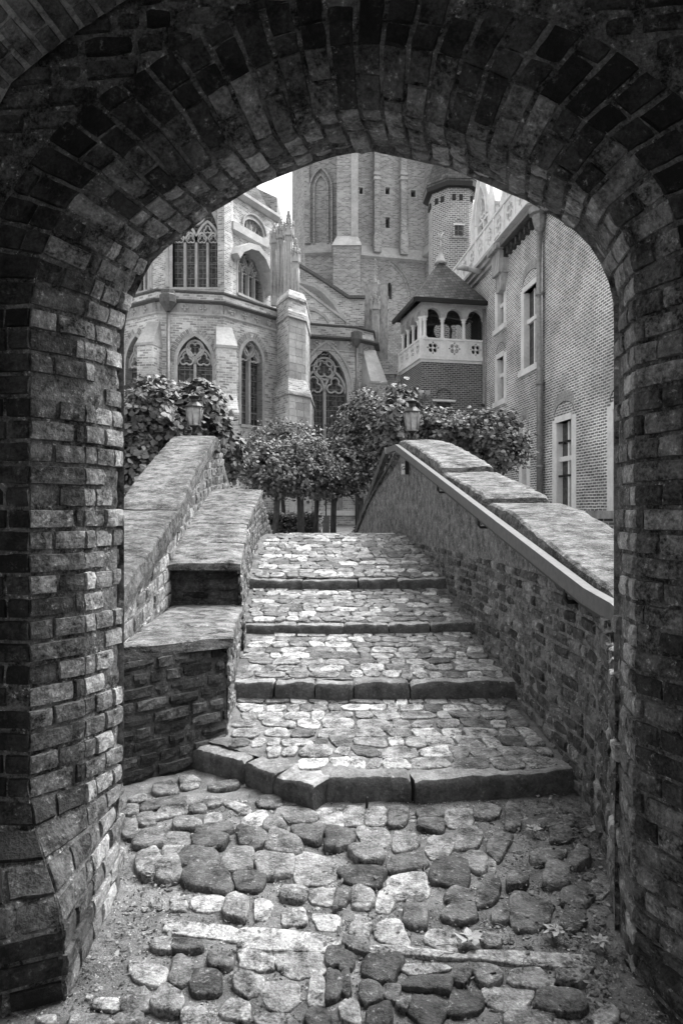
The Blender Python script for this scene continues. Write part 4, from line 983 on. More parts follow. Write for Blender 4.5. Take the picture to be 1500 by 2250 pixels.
for s_ in slits[:3]:
    k = MB(); ribbon(k, T1, s_, .12, -.2, .04, closed=True); k.build('slit_frame', m_stone, tw)
def offset_course(fr, ua, ub_, z, d):
    k = MB(); rings = [[fr.pt(u, z-.45, -.05), fr.pt(u, z-.35, d), fr.pt(u, z-.2, d), fr.pt(u, z+.55, -.05)] for u in (ua, ub_)]; k.loft(rings); return k.build('weathered_ledge', m_stone, tw)
offset_course(T1, -.1, T1.L+.1, zst, .35); offset_course(T0, .0, T0.L-.2, zst+.25, .35); offset_course(T2, 0, T2.L, zst+.3, .3)
k = MB(); bx0 = P(735, 500, 46.1).x; bx1 = P(789, 500, 46.1).x
k.box(bx0+.15, bx1-.1, 46.1, 48.4, 19.8, 34); k.box(bx0-.1, bx1+.05, 45.7, 48.4, 0, 19.4); tb = k.build('tower_buttress', m_tower, tw)
k = MB(); k.prism([(bx0-.2, 45.6), (bx1+.15, 45.6), (bx1+.15, 48.4), (bx0-.2, 48.4)], 19.3, 20.1, top=[(bx0+.15, 46.1), (bx1-.1, 46.1), (bx1-.1, 48.4), (bx0+.15, 48.4)]); k.build('weathering', m_stone, tb)
k = MB(); k.box(bx1-.55, bx1-.08, 46.06, 46.4, 20.1, 34); k.build('quoin_strip', m_stone, tb)
k = MB(); u0, u1 = T0.uv(690, 500)[0], T0.uv(720, 500)[0]; zt_ = T0.uv(705, 385)[1]
ribbon(k, T0, arch(u0, u1, zst+.6, zt_-1.0, zt_), .16, -.05, .16); ribbon(k, T0, arch(u0-.3, u1+.3, zst+.6, zt_-1.1, zt_+.45), .14, -.05, .28); k.build('blind_arch', m_tower, tw)
k = MB(); u = T0.uv(674, 500)[0]; wall(k, T0, [(0, zst+.6), (.35, zst+.6), (.35, 34), (0, 34)], d=.3, thick=.3); wall(k, T0, [(T0.L-.9, zst+.6), (T0.L-.35, zst+.6), (T0.L-.35, 34), (T0.L-.9, 34)], d=.3, thick=.3); k.build('lesene', m_tower, tw)
for px in (825, 883):
    u = T1.uv(px, 500)[0]; k = MB(); wall(k, T1, [(u-.20, zst+.5), (u+.20, zst+.5), (u+.20, 34), (u-.20, 34)], d=.42, thick=.42); zz = T1.uv(px, 522)[1]
    wall(k, T1, [(u-.27, zst-.1), (u+.27, zst-.1), (u+.27, zz), (u, zz+.5), (u-.27, zz)], d=.6, thick=.6); p_ = k.build('lesene', m_tower, tw)
    k = MB(); 
    for py in (390, 400): wall(k, T1, [(u-.28, T1.uv(px, py)[1]), (u+.28, T1.uv(px, py)[1]), (u+.24, T1.uv(px, py)[1]+.2), (u-.24, T1.uv(px, py)[1]+.2)], d=.5, thick=.5)
    k.build('band', m_stone, p_)
k = MB(); u0, u1 = T1.uv(812, 700)[0], T1.uv(902, 700)[0]; za = T1.uv(856, 574)[1]; zs_ = T1.uv(856, 650)[1]
for q in (0, .22): ribbon(k, T1, arch(u0+q, u1-q, 5, zs_, za-q), .08, -.05, .07-q*.1)
k.build('blind_arch', m_tower, tw)
for i in range(26):
    px = R.uniform(800, 925); py = R.uniform(350, 640); u, z = T1.uv(px, py); 
    if i % 2 == 0 and abs(px-825) > 12 and abs(px-883) > 12 and abs(px-851) > 14: k = MB(); wall(k, T1, [(u, z), (u+R.uniform(.3, .7), z), (u+.4, z+.09), (u, z+.09)], d=.01, thick=.05); k.build('light_stone_band', m_stone, tw)
# low wing between tower and gallery
lw = thing('church_annexe', 'low slate-roofed annexe between the pinnacled pier and the arcaded gallery', 'annexe')
k = MB(); k.prism([(1.9, 33.5), (4.6, 33), (4.6, 38), (1.9, 38)], G0, 8.3); k.build('wall', m_churchd, lw)
k = MB(); k.quad(V(1.7, 32.9, 7.6), V(4.8, 32.4, 7.6), V(4.8, 37, 12.0), V(3.2, 37, 12.0)); k.quad(V(1.7, 32.9, 7.6), V(3.2, 37, 12), V(2.4, 38, 8), V(1.7, 38, 7.6)); k.build('roof', m_slate, lw)

# ================= polygonal stair turret =================
tt = thing('stair_turret', 'octagonal brick stair turret with slate cap and small leaded window', 'turret')
cx, cy, rr = 5.42, 33.0, 1.22
def octp(r, a0=math.pi/8+.05): return [(cx+r*math.cos(a0+i*math.pi/4), cy+r*math.sin(a0+i*math.pi/4)) for i in range(8)]
op = octp(rr); k = MB(); zt_ = EYE+(YH-402)/F*31.8
k.prism(op, 3, zt_); k.build('wall', m_turret, tt)
k = MB(); k.prism(octp(rr+.28), zt_-.02, zt_+.16); k.prism(octp(rr+.3), zt_+.16, zt_+4.5, top=octp(.05)); k.build('roof', m_slate, tt)
k = MB(); k.prism(octp(rr+.30), zt_-.18, zt_+.02, top=octp(rr+.33)); k.build('eaves_board', m_black, tt)
k = MB()
for i in range(8):
    a = Vector(op[i]).lerp(Vector(op[(i+1) % 8]), .5)
    for f in (.25, .6): b = Vector(op[i]).lerp(Vector(op[(i+1) % 8]), f); k.box(b.x-.08, b.x+.08, b.y-.08, b.y+.08, zt_-.75, zt_-.5)
k.build('putlog_hole', m_black, tt)
ftw = Fr(op[4], op[5]); best = min(range(8), key=lambda i: abs((Vector(op[i])+Vector(op[(i+1) % 8])).x/2/((Vector(op[i])+Vector(op[(i+1) % 8])).y/2)-(1013-750)/F)+(10 if (op[i][1]+op[(i+1) % 8][1])/2 > cy else 0))
ftw = Fr(op[best], op[(best+1) % 8]) if op[best][0] < op[(best+1) % 8][0] else Fr(op[(best+1) % 8], op[best])
um = ftw.L/2; z0_ = EYE+(YH-519)/F*31.9; z1_ = EYE+(YH-495)/F*31.9; z2_ = EYE+(YH-478)/F*31.9
k = MB(); ribbon(k, ftw, arch(um-.25, um+.25, z0_, z1_, z2_), .12, -.05, .05); ribbon(k, ftw, [(um-.36, z0_-.06), (um+.36, z0_-.06)], .12, -.05, .1); wq = k.build('window', m_turret, tt)
k = MB(); wall(k, ftw, [(um-.22, z0_), (um+.22, z0_), (um+.22, z1_), (um-.22, z1_)], d=.03, thick=.02); k.build('glass', m_glass, wq)
k = MB(); ribbon(k, ftw, [(um-.27, z1_+.03), (um+.27, z1_+.03)], .09, -.02, .07); k.build('lintel', m_white, wq)

# ================= arcaded gallery tower =================
ga = thing('gallery_tower', 'dark brick tower with pale stone arcaded gallery and pyramid slate roof', 'tower')
g0 = (3.15, 26.8); g1 = (5.78, 27.35); gl = (2.56, 29.55); gr = (5.6, 30)
GF, GL_ = Fr(g0, g1), Fr(gl, g0)
zr, zf, ze = 8.32, 7.62, 9.80
wq = [GF.uv(958, 912), GF.uv(992, 880), GF.uv(975, 853)]
hol = arch(wq[0][0], wq[1][0], wq[0][1], GF.uv(975, 868)[1], wq[2][1])
k = MB(); wall(k, GF, [(0, 0), (GF.L, 0), (GF.L, 7.45), (0, 7.45)], [hol[::-1]], .12); wall(k, GL_, [(0, 0), (GL_.L, 0), (GL_.L, 7.45), (0, 7.45)])
k.build('brick_wall', m_gallery, ga)
k = MB(); zz0, zz1 = wq[0][1], GF.uv(975, 880)[1]
wall(k, GF, [(hol[0][0], zz1), (hol[-1][0], zz1)]+hol[1:-1][::-1], d=-.10); k.build('blind_head', m_gallery, ga)
k = MB(); ribbon(k, GF, [(hol[0][0]-.15, zz1), (hol[-1][0]+.15, zz1)], .09, -.12, .05); ribbon(k, GF, [(hol[0][0]-.15, zz0), (hol[-1][0]+.15, zz0)], .10, -.12, .07); wn = k.build('window', m_white, ga)
k = MB(); wall(k, GF, [(hol[0][0], zz0), (hol[-1][0], zz0), (hol[-1][0], zz1), (hol[0][0], zz1)], d=-.11); k.build('glass', m_glass2, wn)
# blind arches on the left face
k = MB()
for i in range(4):
    u = .35+i*.68; ribbon(k, GL_, arch(u-.24, u+.24, 3, 6.0, 6.6), .08, -.02, .08)
k.build('blind_arcade', m_gallery, ga)
k = MB(); 
def slab(z0, z1, o, kk): kk.prism([(g0[0]-o, g0[1]-o), (g1[0]+o*.2, g1[1]-o), gr, (gl[0], gl[1]+.5), (gl[0]-o, gl[1])], z0, z1)
slab(7.42, 7.52, .03, k); slab(7.52, 7.66, .12, k); k.build('gallery_floor', m_white, ga)
def balustrade(fr, ua, ub_, z0, z1, n, parent, d=.05, th=.14, mat=m_white, foils=True):
    k = MB(); L = (ub_-ua)/n
    hs = []
    for i in range(n):
        c = (ua+L*(i+.5), (z0+z1)/2); r = min(L*.36, (z1-z0)*.36)
        for a in (45, 135, 225, 315): hs.append(circ((c[0]+r*.52*math.cos(math.radians(a)), c[1]+r*.52*math.sin(math.radians(a))), r*.36, n=8)[:-1])
        for a in (0, 90, 180, 270): hs.append(circ((c[0]+r*.86*math.cos(math.radians(a)), c[1]+r*.86*math.sin(math.radians(a))), r*.17, n=5)[:-1])
    wall(k, fr, [(ua, z0), (ub_, z0), (ub_, z1), (ua, z1)], hs, th, d=d)
    b = k.build('balustrade', mat, parent); k = MB()
    ribbon(k, fr, [(ua, z1), (ub_, z1)], .10, d-th-.02, d+.06); ribbon(k, fr, [(ua, z0+.02), (ub_, z0+.02)], .10, d-th-.02, d+.06)
    for i in range(n+1): u = ua+L*i; wall(k, fr, [(u-.07, z0), (u+.07, z0), (u+.07, z1), (u-.07, z1)], d=d+.04, thick=th+.06)
    k.build('rail', mat, b); return b
balustrade(GF, 0, GF.L, zf+.02, zr, 3, ga); balustrade(GL_, 0, GL_.L, zf+.02, zr, 4, ga)
def arcade(fr, n, z0, zs, z1, mat):
    L = fr.L/n; hs = [arch(L*i+.10, L*(i+1)-.10, z0, zs, zs+L/2-.10, 8)[::-1] for i in range(n)]
    out = [(0, z0)]
    # spandrel wall above the springing only
    poly = [(0, z1), (0, zs)]
    for i in range(n): poly += arch(L*i+.09, L*(i+1)-.09, zs, zs, zs+L/2-.06, 8)[1:-1]
    poly += [(fr.L, zs), (fr.L, z1)]
    k = MB(); wall(k, fr, poly, d=0, thick=.25); a = k.build('arcade_wall', mat, ga)
    k = MB()
    for i in range(n): ribbon(k, fr, arch(L*i+.09, L*(i+1)-.09, zs, zs, zs+L/2-.06, 8)[1:-1], .05, -.2, .04)
    k.build('arch_moulding', mat, a)
    for i in range(n+1):
        k = MB(); c = fr.pt(L*i, 0, -.12); k.lathe(c, [(.12, z0), (.12, z0+.08), (.07, z0+.14), (.065, zs-.16), (.10, zs-.12), (.075, zs-.09), (.12, zs-.02), (.13, zs)], 10)
        k.build('column', m_white, ga)
arcade(GF, 3, zr, 9.20, ze, m_stone); arcade(GL_, 4, zr, 9.20, ze, m_stone)
k = MB(); k.prism([(3.3, 28.2), (5.7, 28.7), (5.7, 30.2), (2.9, 30.2)], 7.6, 9.9); 
k = MB(); bwf = Fr((2.75, 29.8), (5.6, 30.3)); u1_ = bwf.uv(973, 740); rA = circ((bwf.uv(973, 727)[0], bwf.uv(973, 727)[1]), .42, n=16)[:-1]; rB = arch(bwf.uv(990, 740)[0], bwf.uv(1018, 740)[0], 8.2, bwf.uv(1004, 722)[1], bwf.uv(1004, 708)[1])
wall(k, bwf, [(0, 7.6), (bwf.L, 7.6), (bwf.L, 10.2), (0, 10.2)], [rA, rB[::-1]], .2); k.build('back_wall', m_darkbrick, ga)
k = MB(); k.box(5.55, 5.6, 27.6, 30, 7.6, 9.8); k.build('side_wall', m_dark, ga)
k = MB()
for i in range(5): y_ = 27.3+i*.55; k.bar([(3.1, y_, 9.75), (5.5, y_+.2, 9.75)], .1, .12)
k.bar([(3.4, 27.3, 9.0), (5.3, 29.5, 9.7)], .07, .07); k.bar([(3.0, 28, 9.7), (5.3, 27.6, 9.2)], .07, .07); k.build('roof_timbers', m_bark, ga)
ap = V(4.10, 28.3, 11.95); e = .30; k = MB()
a, b, c, d = V(g0[0]-e, g0[1]-e, ze), V(g1[0]+.12, g1[1]-e, ze-.02), V(6.0, 30.4, ze), V(gl[0]-e, gl[1]+.3, ze)
rg = V(5.6, 28.9, 10.95); r0 = V(4.75, 28.6, 10.98)
k.add([a, b, c, d, ap, rg, r0], [(0, 1, 5, 6, 4), (0, 4, 3), (4, 6, 5, 2, 3), (1, 2, 5)]); k.build('roof', m_slate, ga)
k = MB(); k.bar([a, b], .12, .16); k.bar([a, d], .12, .16); k.build('eaves_gutter', m_black, ga)
k = MB(); k.lathe(ap-V(0, 0, .15), [(.28, 0), (.2, .12), (.08, .45), (.05, .6), (.11, .68), (.04, .76), (.03, .95)], 8)
for a_ in (0, 60, 120): s_, c_ = math.sin(math.radians(a_)), math.cos(math.radians(a_)); q = ap+V(0, 0, .95); k.tube([q-V(c_, 0, s_)*.22, q+V(c_, 0, s_)*.22], .03, 5)
k.build('finial', m_stone, ga)
k = MB(); q = g1; k.tube([(q[0]-.1, q[1]-.12, G0), (q[0]-.1, q[1]-.12, ze-.2)], .07, 8); k.build('downpipe', m_pipe, ga)

# ================= mansion =================
mn = thing('mansion', 'tall brick mansion at right with white cross windows, downpipe and stone balustrade', 'house')
MF = Fr((8.48-.1*12, 12.0), (8.48-.1*31.6, 31.6))
def mwin(xl, xr, yt, yb, transom, arched=True, cross=True):
    ys_ = {}
    u0, u1 = sorted((MF.uv(xl, 800)[0], MF.uv(xr, 800)[0])); xm = (xl+xr)/2
    return u0, u1, MF.uv(xm, yb)[1], MF.uv(xm, yt)[1]
WN = [mwin(1150, 1180, 632, 806, 1), mwin(1092, 1107, 636, 718, 1), mwin(1092, 1107, 786, 880, 1), mwin(1221, 1257, 925, 1140, 1), mwin(1146, 1158, 956, 1100, 1), (MF.uv(1385, 800)[0], MF.uv(1345, 800)[0], 1.0, MF.uv(1348, 900)[1])]
zev = 11.1
k = MB(); hs = [[(a, z0), (b, z0), (b, z1), (a, z1)] for a, b, z0, z1 in WN]
wall(k, MF, [(0, -1), (MF.L, -1), (MF.L, 11.3), (MF.uv(1107, 551)[0], 11.3), (MF.uv(1107, 551)[0], zev), (0, zev)], hs, .45); k.build('brick_wall', m_mansion, mn)
for i, (a, b, z0, z1) in enumerate(WN):
    k = MB(); fw = .34
    for u, s_ in ((a, -1), (b, 1)):
        e0, e1 = min(u-s_*.05, u+s_*fw*.75), max(u-s_*.05, u+s_*fw*.75); wall(k, MF, [(e0, z0-.05), (e1, z0-.05), (e1, z1+.1), (e0, z1+.1)], d=.012, thick=.3)
    wall(k, MF, [(a, z1), (b, z1), (b, z1+.18), (a, z1+.18)], d=.05, thick=.48); wall(k, MF, [(a-.3, z0-.2), (b+.3, z0-.2), (b+.3, z0), (a-.3, z0)], d=.10, thick=.4)
    m_u = (a+b)/2; ztr = z0+(z1-z0)*.62
    wall(k, MF, [(m_u-.05, z0), (m_u+.05, z0), (m_u+.05, z1), (m_u-.05, z1)], d=-.14, thick=.06); wall(k, MF, [(a, ztr-.07), (b, ztr-.07), (b, ztr+.07), (a, ztr+.07)], d=-.10, thick=.1)
    wn = k.build('window', m_white, mn)
    k = MB(); wall(k, MF, [(a, z0), (b, z0), (b, z1), (a, z1)], d=-.19); k.build('glass', m_glass2, wn)
    k = MB(); c_ = m_u; zz = z1+.25
    rise = .32; pts_ = arch(a-.1, b+.1, zz-.01, zz, zz+rise)[1:-1]
    for j in range(len(pts_)-1):
        for q in (0, .5):
            p = Vector(pts_[j]).lerp(Vector(pts_[j+1]), q+.04); r_ = Vector(pts_[j]).lerp(Vector(pts_[j+1]), q+.42); up = Vector((0, .28))+(p-Vector((c_, zz-.6))).normalized()*.05
            cc = [p, r_, r_+up, p+up]; k.add([MF.pt(*c, .008) for c in cc], [(0, 1, 2, 3)], R.uniform(.3, .7))
    k.build('relieving_arch', m_stone, wn)
    k = MB(); ribbon(k, MF, pts_, .025, -.02, .010); k.build('arch_joint', m_black, wn)  # dark joint line along the relieving arch
    if i == 3:
        k = MB()
        for zz in (1.3, 2.6, 3.6):
            for uu in (a+.3, m_u+.3): k.bar([MF.pt(uu, zz, -.15), MF.pt(uu+.3, zz, -.05)], .05, .06)
        k.build('shutter_hinge', m_black, wn)
k = MB(); uq = MF.uv(1195, 700)[0]; p = MF.pt(uq, 0, .14); k.tube([(p.x, p.y, 0), (p.x, p.y, 10.4)], .10, 10)
for zz in (1.0, 2.9, 5.5, 8.3): k.lathe((p.x, p.y, zz), [(.13, 0), (.13, .1)], 10)
dp = k.build('downpipe', m_pipe, mn)
k = MB(); k.lathe((p.x, p.y, 10.3), [(.1, 0), (.16, .1), (.24, .4), (.24, .5), (.34, .55), (.34, .75), (.22, .8), (.12, .9), (.10, 1.3), (.16, 1.4), (.05, 1.6)], 10, smooth=False); k.build('hopper', m_pipe, dp)
k = MB()
for (x, y0_, y1_) in ((1186, 525, 600), (1114, 602, 650)): uu, z1 = MF.uv(x, y0_); z0 = MF.uv(x, y1_)[1]; k.bar([MF.pt(uu, z0, .04), MF.pt(uu, z1, .04)], .05, .05)
k.build('wall_anchor', m_black, mn)
# eaves with gutter, dark brackets, slate roof
ue = MF.uv(1107, 551)[0]
k = MB(); k.bar([MF.pt(0, zev, .28), MF.pt(ue, zev, .28)], .18, .14); k.build('eaves_gutter', m_lead, mn)
k = MB(); wall(k, MF, [(0, zev-.12), (ue, zev-.12), (ue, zev+.02), (0, zev+.02)], d=.22, thick=.25)
u = MF.uv(1194, 458)[0]-6
while u < ue: wall(k, MF, [(u, zev-.38), (u+.14, zev-.38), (u+.14, zev-.12), (u, zev-.12)], d=.18, thick=.18); u += .42
k.build('eaves_corbel', m_darkbrick, mn)
k = MB(); rd = V(MF.n.x, MF.n.y, 0)
def rp_(u, h): q = MF.pt(u, zev+.05, .3); return q-rd*h*.62+V(0, 0, h)
k.quad(rp_(0, 0), rp_(ue, 0), rp_(ue, 7), rp_(0, 7)); k.quad(rp_(ue, 0)-rd*.9, rp_(MF.L, 0)-rd*.9, rp_(MF.L, 7)-rd*.9, rp_(ue, 7)-rd*.9); k.build('roof', m_slate, mn)
k = MB(); k.loft([[rp_(ue+o, h)+rd*.0 for o, h in ((0, 0), (0, 0))] for _ in range(0)]) if 0 else None
q0, q1 = rp_(ue-.25, .1), rp_(ue-.25, 5); k.bar([q0+V(0, 0, .15), q1+V(0, 0, .15)], .5, .35, up=rd); k.build('gable_coping', m_stone, mn)
k = MB(); wall(k, MF, [(ue-.45, zev-.9), (ue+.35, zev-.9), (ue+.35, zev-.1), (ue-.45, zev-.1)], d=.35, thick=.4); wall(k, MF, [(ue-.6, zev-.1), (ue+.45, zev-.1), (ue+.45, zev+.08), (ue-.6, zev+.08)], d=.5, thick=.6); wall(k, MF, [(ue-.2, zev-1.5), (ue+.25, zev-1.5), (ue+.35, zev-.9), (ue-.35, zev-.9)], d=.22, thick=.25); k.build('kneeler', m_greystone, mn)
# projecting cornice, pierced balustrade, gargoyle
zc, zb = 11.35, 12.45
k = MB(); ua, ub_ = ue+.1, MF.L+.4
for z0, z1, d in ((zc-.35, zc-.2, .12), (zc-.2, zc-.05, .25), (zc-.05, zc+.08, .38)): wall(k, MF, [(ua, z0), (ub_, z0), (ub_, z1), (ua, z1)], d=d, thick=d+.02)
k.build('cornice', m_stone, mn)
balustrade(MF, ua-3.2, ub_, zc+.1, zb, 9, mn, d=.3, mat=m_white)
k = MB(); q = MF.pt(MF.uv(1071, 590)[0], 11.0, .3); k.tube([q, q+rd*.35+V(0, 0, .08), q+rd*.7+V(0, 0, .16), q+rd*.95+V(0, 0, .1)], [.12, .1, .12, .05], 7); k.tube([q+rd*.45+V(0, 0, .15), q+rd*.35+V(0, 0, .35)], [.06, .02], 5); k.build('gargoyle', m_greystone, mn)
# dormers: tall stone gables with traceried heads
def dormer(xl, xr, yb_, yh, yt, xa, second=False):
    D = Fr(tuple((MF.pt(0, 0, -.35)).xy), tuple((MF.pt(MF.L, 0, -.35)).xy))
    a = D.uv(xr, 600)[0]; b = D.uv(xl, 600)[0]; c = (a+b)/2; z0 = 11.3; zh = D.uv(xa, yh)[1]; zt2 = D.uv(xa, yt)[1]
    w0, w1 = a+(b-a)*.22, b-(b-a)*.22
    k = MB(); hol = arch(w0, w1, z0+.4, zh-.2, zh+(w1-w0)*.9)
    wall(k, D, [(a, z0), (b, z0), (b, zh), (c, zt2), (a, zh)], [hol[::-1]], .25, thick=.5); dm = k.build('dormer', m_white, mn)
    k = MB(); wall(k, D, [hol[0], hol[-1]]+hol[1:-1][::-1], d=-.22); k.build('glass', m_glass2, dm)
    k = MB(); ribbon(k, D, [(c, z0+.4), (c, zh-.2)], .12, -.22, -.05); ribbon(k, D, [(w0, z0+(zh-z0)*.55), (w1, z0+(zh-z0)*.55)], .12, -.22, -.05)
    ribbon(k, D, [(w0, zh-.2), (w1, zh-.2)], .12, -.22, -.05); cc = (c, zh+(w1-w0)*.28); ribbon(k, D, foil(cc, (w1-w0)*.34, 4, 45), .08, -.22, -.05, closed=True); ribbon(k, D, circ(cc, (w1-w0)*.4), .07, -.22, -.05, closed=True)
    ribbon(k, D, hol[1:-1], .14, -.1, .1); ribbon(k, D, [(a-.1, zh-.1), (c, zt2+.15), (b+.1, zh-.1)], .2, -.55, .12)
    for u in (a, b): k.lathe(D.pt(u, z0, .0), [(.16, 0), (.14, zh-z0-.2), (.2, zh-z0), (.1, zh-z0+.4), (.02, zh-z0+1.2)], 6)
    k.build('tracery', m_white, dm)
    k = MB(); pa, pb, pc = D.pt(a, zh, -.3), D.pt(b, zh, -.3), D.pt(c, zt2, -.3); n3_ = -rd*4
    k.quad(pa, pc, pc+n3_, pa+n3_); k.quad(pc, pb, pb+n3_, pc+n3_); pz, pw = D.pt(a, z0, -.3), D.pt(b, z0, -.3); k.quad(pa, pa+n3_, pz+n3_, pz); k.quad(pb, pw, pw+n3_, pb+n3_); k.build('roof', m_slate, dm)
dormer(1040, 1080, 600, 470, 365, 1060); dormer(1108, 1150, 520, 420, 300, 1128)
# low garden wall by the mansion
gw = thing('garden_wall', 'low dark brick wall with flat stone top at the foot of the mansion', 'wall')
k = MB(); k.box(5.2, 7.6, 13.8, 14.2, .3, 1.42); k.build('brickwork', m_gallery, gw)
k = MB(); k.box(5.12, 7.6, 13.7, 14.3, 1.42, 1.58, .2); k.build('coping', m_greystone, gw)
# ================= ground =================
mk = MB(); sheet(mk, lambda y: -60, lambda y: 60, 12.4, 80, lambda y: G0, 4, .0, 8); mk.build('garden_ground', m_ground, None, 'structure')
mk = MB(); mk.quad(V(-900, -900, -2.5), V(900, -900, -2.5), V(900, 900, -2.5), V(-900, 900, -2.5)); mk.build('ground', m_ground, None, 'structure')
mk = MB(); mk.quad(V(-.35, 12.4, G0+.004), V(.75, 12.4, G0+.004), V(.75, 27.5, G0+.004), V(-.45, 27.5, G0+.004)); mk.build('gravel_path', m_sand, None, 'structure')
# ================= foliage =================
def leaf(mb, c, sz, up, tone, fold=None):
    fold = R.uniform(-.1, .5)
    a = V(R.gauss(0, 1), R.gauss(0, 1), R.gauss(0, .5)-.3).normalized(); n = (up+V(R.gauss(0, .45), R.gauss(0, .45), R.gauss(0, .45))).normalized()
    a = (a-n*a.dot(n)).normalized(); s = n.cross(a); L, W = sz, sz*.46; dn = -n*sz*fold
    vs = [c, c+a*L*.35+s*W+dn*.6, c+a*L*.8+s*W*.6+dn*.8, c+a*L*1.05+dn*.5, c+a*L*.8-s*W*.6+dn*.8, c+a*L*.35-s*W+dn*.6]
    mb.add(vs, [(0, 1, 2, 3), (0, 3, 4, 5)], tone, False)
def crown(mb, blobs, n, sz, shell=.55):
    tot = sum(r[0]*r[1]*r[2] for _, r in blobs)
    for c, r in blobs:
        m = int(n*1.55*r[0]*r[1]*r[2]/tot); off = V(R.random()*40, 0, 0)
        for _ in range(m):
            d = V(R.gauss(0, 1), R.gauss(0, 1), R.gauss(0, 1)).normalized(); q = R.random()**.45*(1.28 if R.random() < .12 else 1)
            q *= .88+.42*noise.noise(d*2.2+off)+.25*noise.noise(d*6+off)
            p = Vector(c)+V(d.x*r[0]*q, d.y*r[1]*q, d.z*r[2]*q)
            if noise.noise(p*3.6+off)+.5*noise.noise(p*9+off) < -.15: continue
            up = (V(d.x, d.y, d.z*.6)*.8+V(0, -.25, .7)).normalized()
            leaf(mb, p, sz*R.uniform(.5, 1.3), up, max(0, min(1.1, R.gauss(.5, .28))))
def tree(name, label, x, y, z0, zc, tr, blobs, n, sz, group=None, mat=m_leaf, tone=.4):
    t = thing(name, label, 'tree', group=group)
    mk = MB(); ln = R.uniform(-.08, .08)
    mk.tube([(x, y, z0-.1), (x+ln*.3, y, z0+.3*(zc-z0)), (x+ln, y, zc), (x+ln*1.2, y, zc+.6)], [tr*.75, tr*.6, tr*.55, tr*.45], 9, tone)
    tp = V(x+ln, y, zc)
    for c, r in blobs:
        for _ in range(3):
            e = Vector(c)+V(R.uniform(-.6, .6)*r[0], R.uniform(-.6, .6)*r[1], R.uniform(-.2, .7)*r[2]); m = tp.lerp(e, .5)+V(0, 0, .12)
            mk.tube([tp-V(0, 0, .15), m, e], [tr*.4, tr*.22, tr*.08], 6, tone)
    mk.build('trunk', m_bark, t)
    mk = MB(); crown(mk, blobs, n, sz); mk.build('crown', mat, t); return t
def B(px, py, Y, rx_, rz_, ry_=None):
    p = P(px, py, Y); return (tuple(p), (rx_*Y/F, (ry_ or rx_)*Y/F, rz_*Y/F))
g_ = 'pollarded lindens in rows before the church'
def TX(px, Y): return (px-750)*Y/F
tree('linden_tree', 'linden at the left end of the row, its trunk beside the stone bench', TX(602, 13), 13, G0, 1.95, .10, [B(600, 1035, 13, 88, 62), B(575, 1010, 13.2, 60, 50), B(645, 1015, 13, 60, 58)], 13520, .062, g_)
tree('linden_tree', 'linden with thin dark trunk, second from the left of the row', TX(627, 15.5), 15.5, G0, 1.95, .085, [B(590, 975, 15.5, 60, 42), B(640, 960, 15.5, 66, 38)], 9360, .062, g_, tone=.0)
tree('linden_tree', 'linden with the stout trunk in the middle of the row', TX(662, 13.5), 13.5, G0, 1.9, .12, [B(680, 1045, 13.5, 66, 52), B(668, 1000, 13.6, 60, 48)], 10920, .062, g_)
tree('linden_tree', 'linden with slender pale trunk, fourth from the left of the row', TX(693, 15), 15, G0, 1.9, .09, [B(715, 1040, 15, 52, 60), B(700, 1015, 15, 50, 42)], 8580, .062, g_)
tree('linden_tree', 'linden with near-black trunk standing left of the gravel path', TX(731, 14.2), 14.2, G0, 1.85, .105, [B(750, 1035, 14.2, 55, 62), B(745, 1000, 14.4, 48, 44)], 10140, .062, g_, tone=0)
tree('linden_tree', 'linden right of the path, partly behind the far handrail', TX(791, 14.5), 14.5, G0, 2.0, .13, [B(790, 1010, 14.5, 62, 80), B(775, 940, 14.6, 50, 48), B(815, 930, 14.5, 52, 62), B(800, 890, 14.6, 42, 38)], 15600, .062, g_)
tree('broadleaf_tree', 'large-leaved tree behind the lantern at the head of the right parapet', 1.5, 12.6, G0, 2.2, .12, [B(862, 945, 12.2, 46, 75), B(880, 885, 12.6, 48, 40), B(850, 1030, 12.2, 28, 60)], 6240, .10, None, m_leafb)
tree('broadleaf_tree', 'bushy tree behind the right parapet in front of the gallery tower', 3.0, 13.5, G0, 2.2, .12, [B(985, 945, 13.2, 75, 42), B(1060, 955, 13, 75, 55), B(1100, 985, 12.8, 62, 58), B(940, 925, 13.4, 50, 36), B(1110, 935, 13.2, 40, 34)], 15600, .085, None, m_leafb)
tree('broadleaf_tree', 'large-leaved tree behind the left parapet and its lantern', -2.6, 10.6, .2, 2.0, .12, [B(330, 905, 10.4, 80, 62), B(435, 895, 10.8, 66, 58), B(300, 980, 10.2, 60, 66), B(380, 945, 10.6, 80, 55), B(300, 1050, 10, 55, 45), B(505, 1000, 11.4, 34, 60), B(475, 950, 11, 42, 52), B(340, 858, 10.8, 60, 30), B(440, 860, 11, 42, 28)], 13520, .10, None, m_leafb)
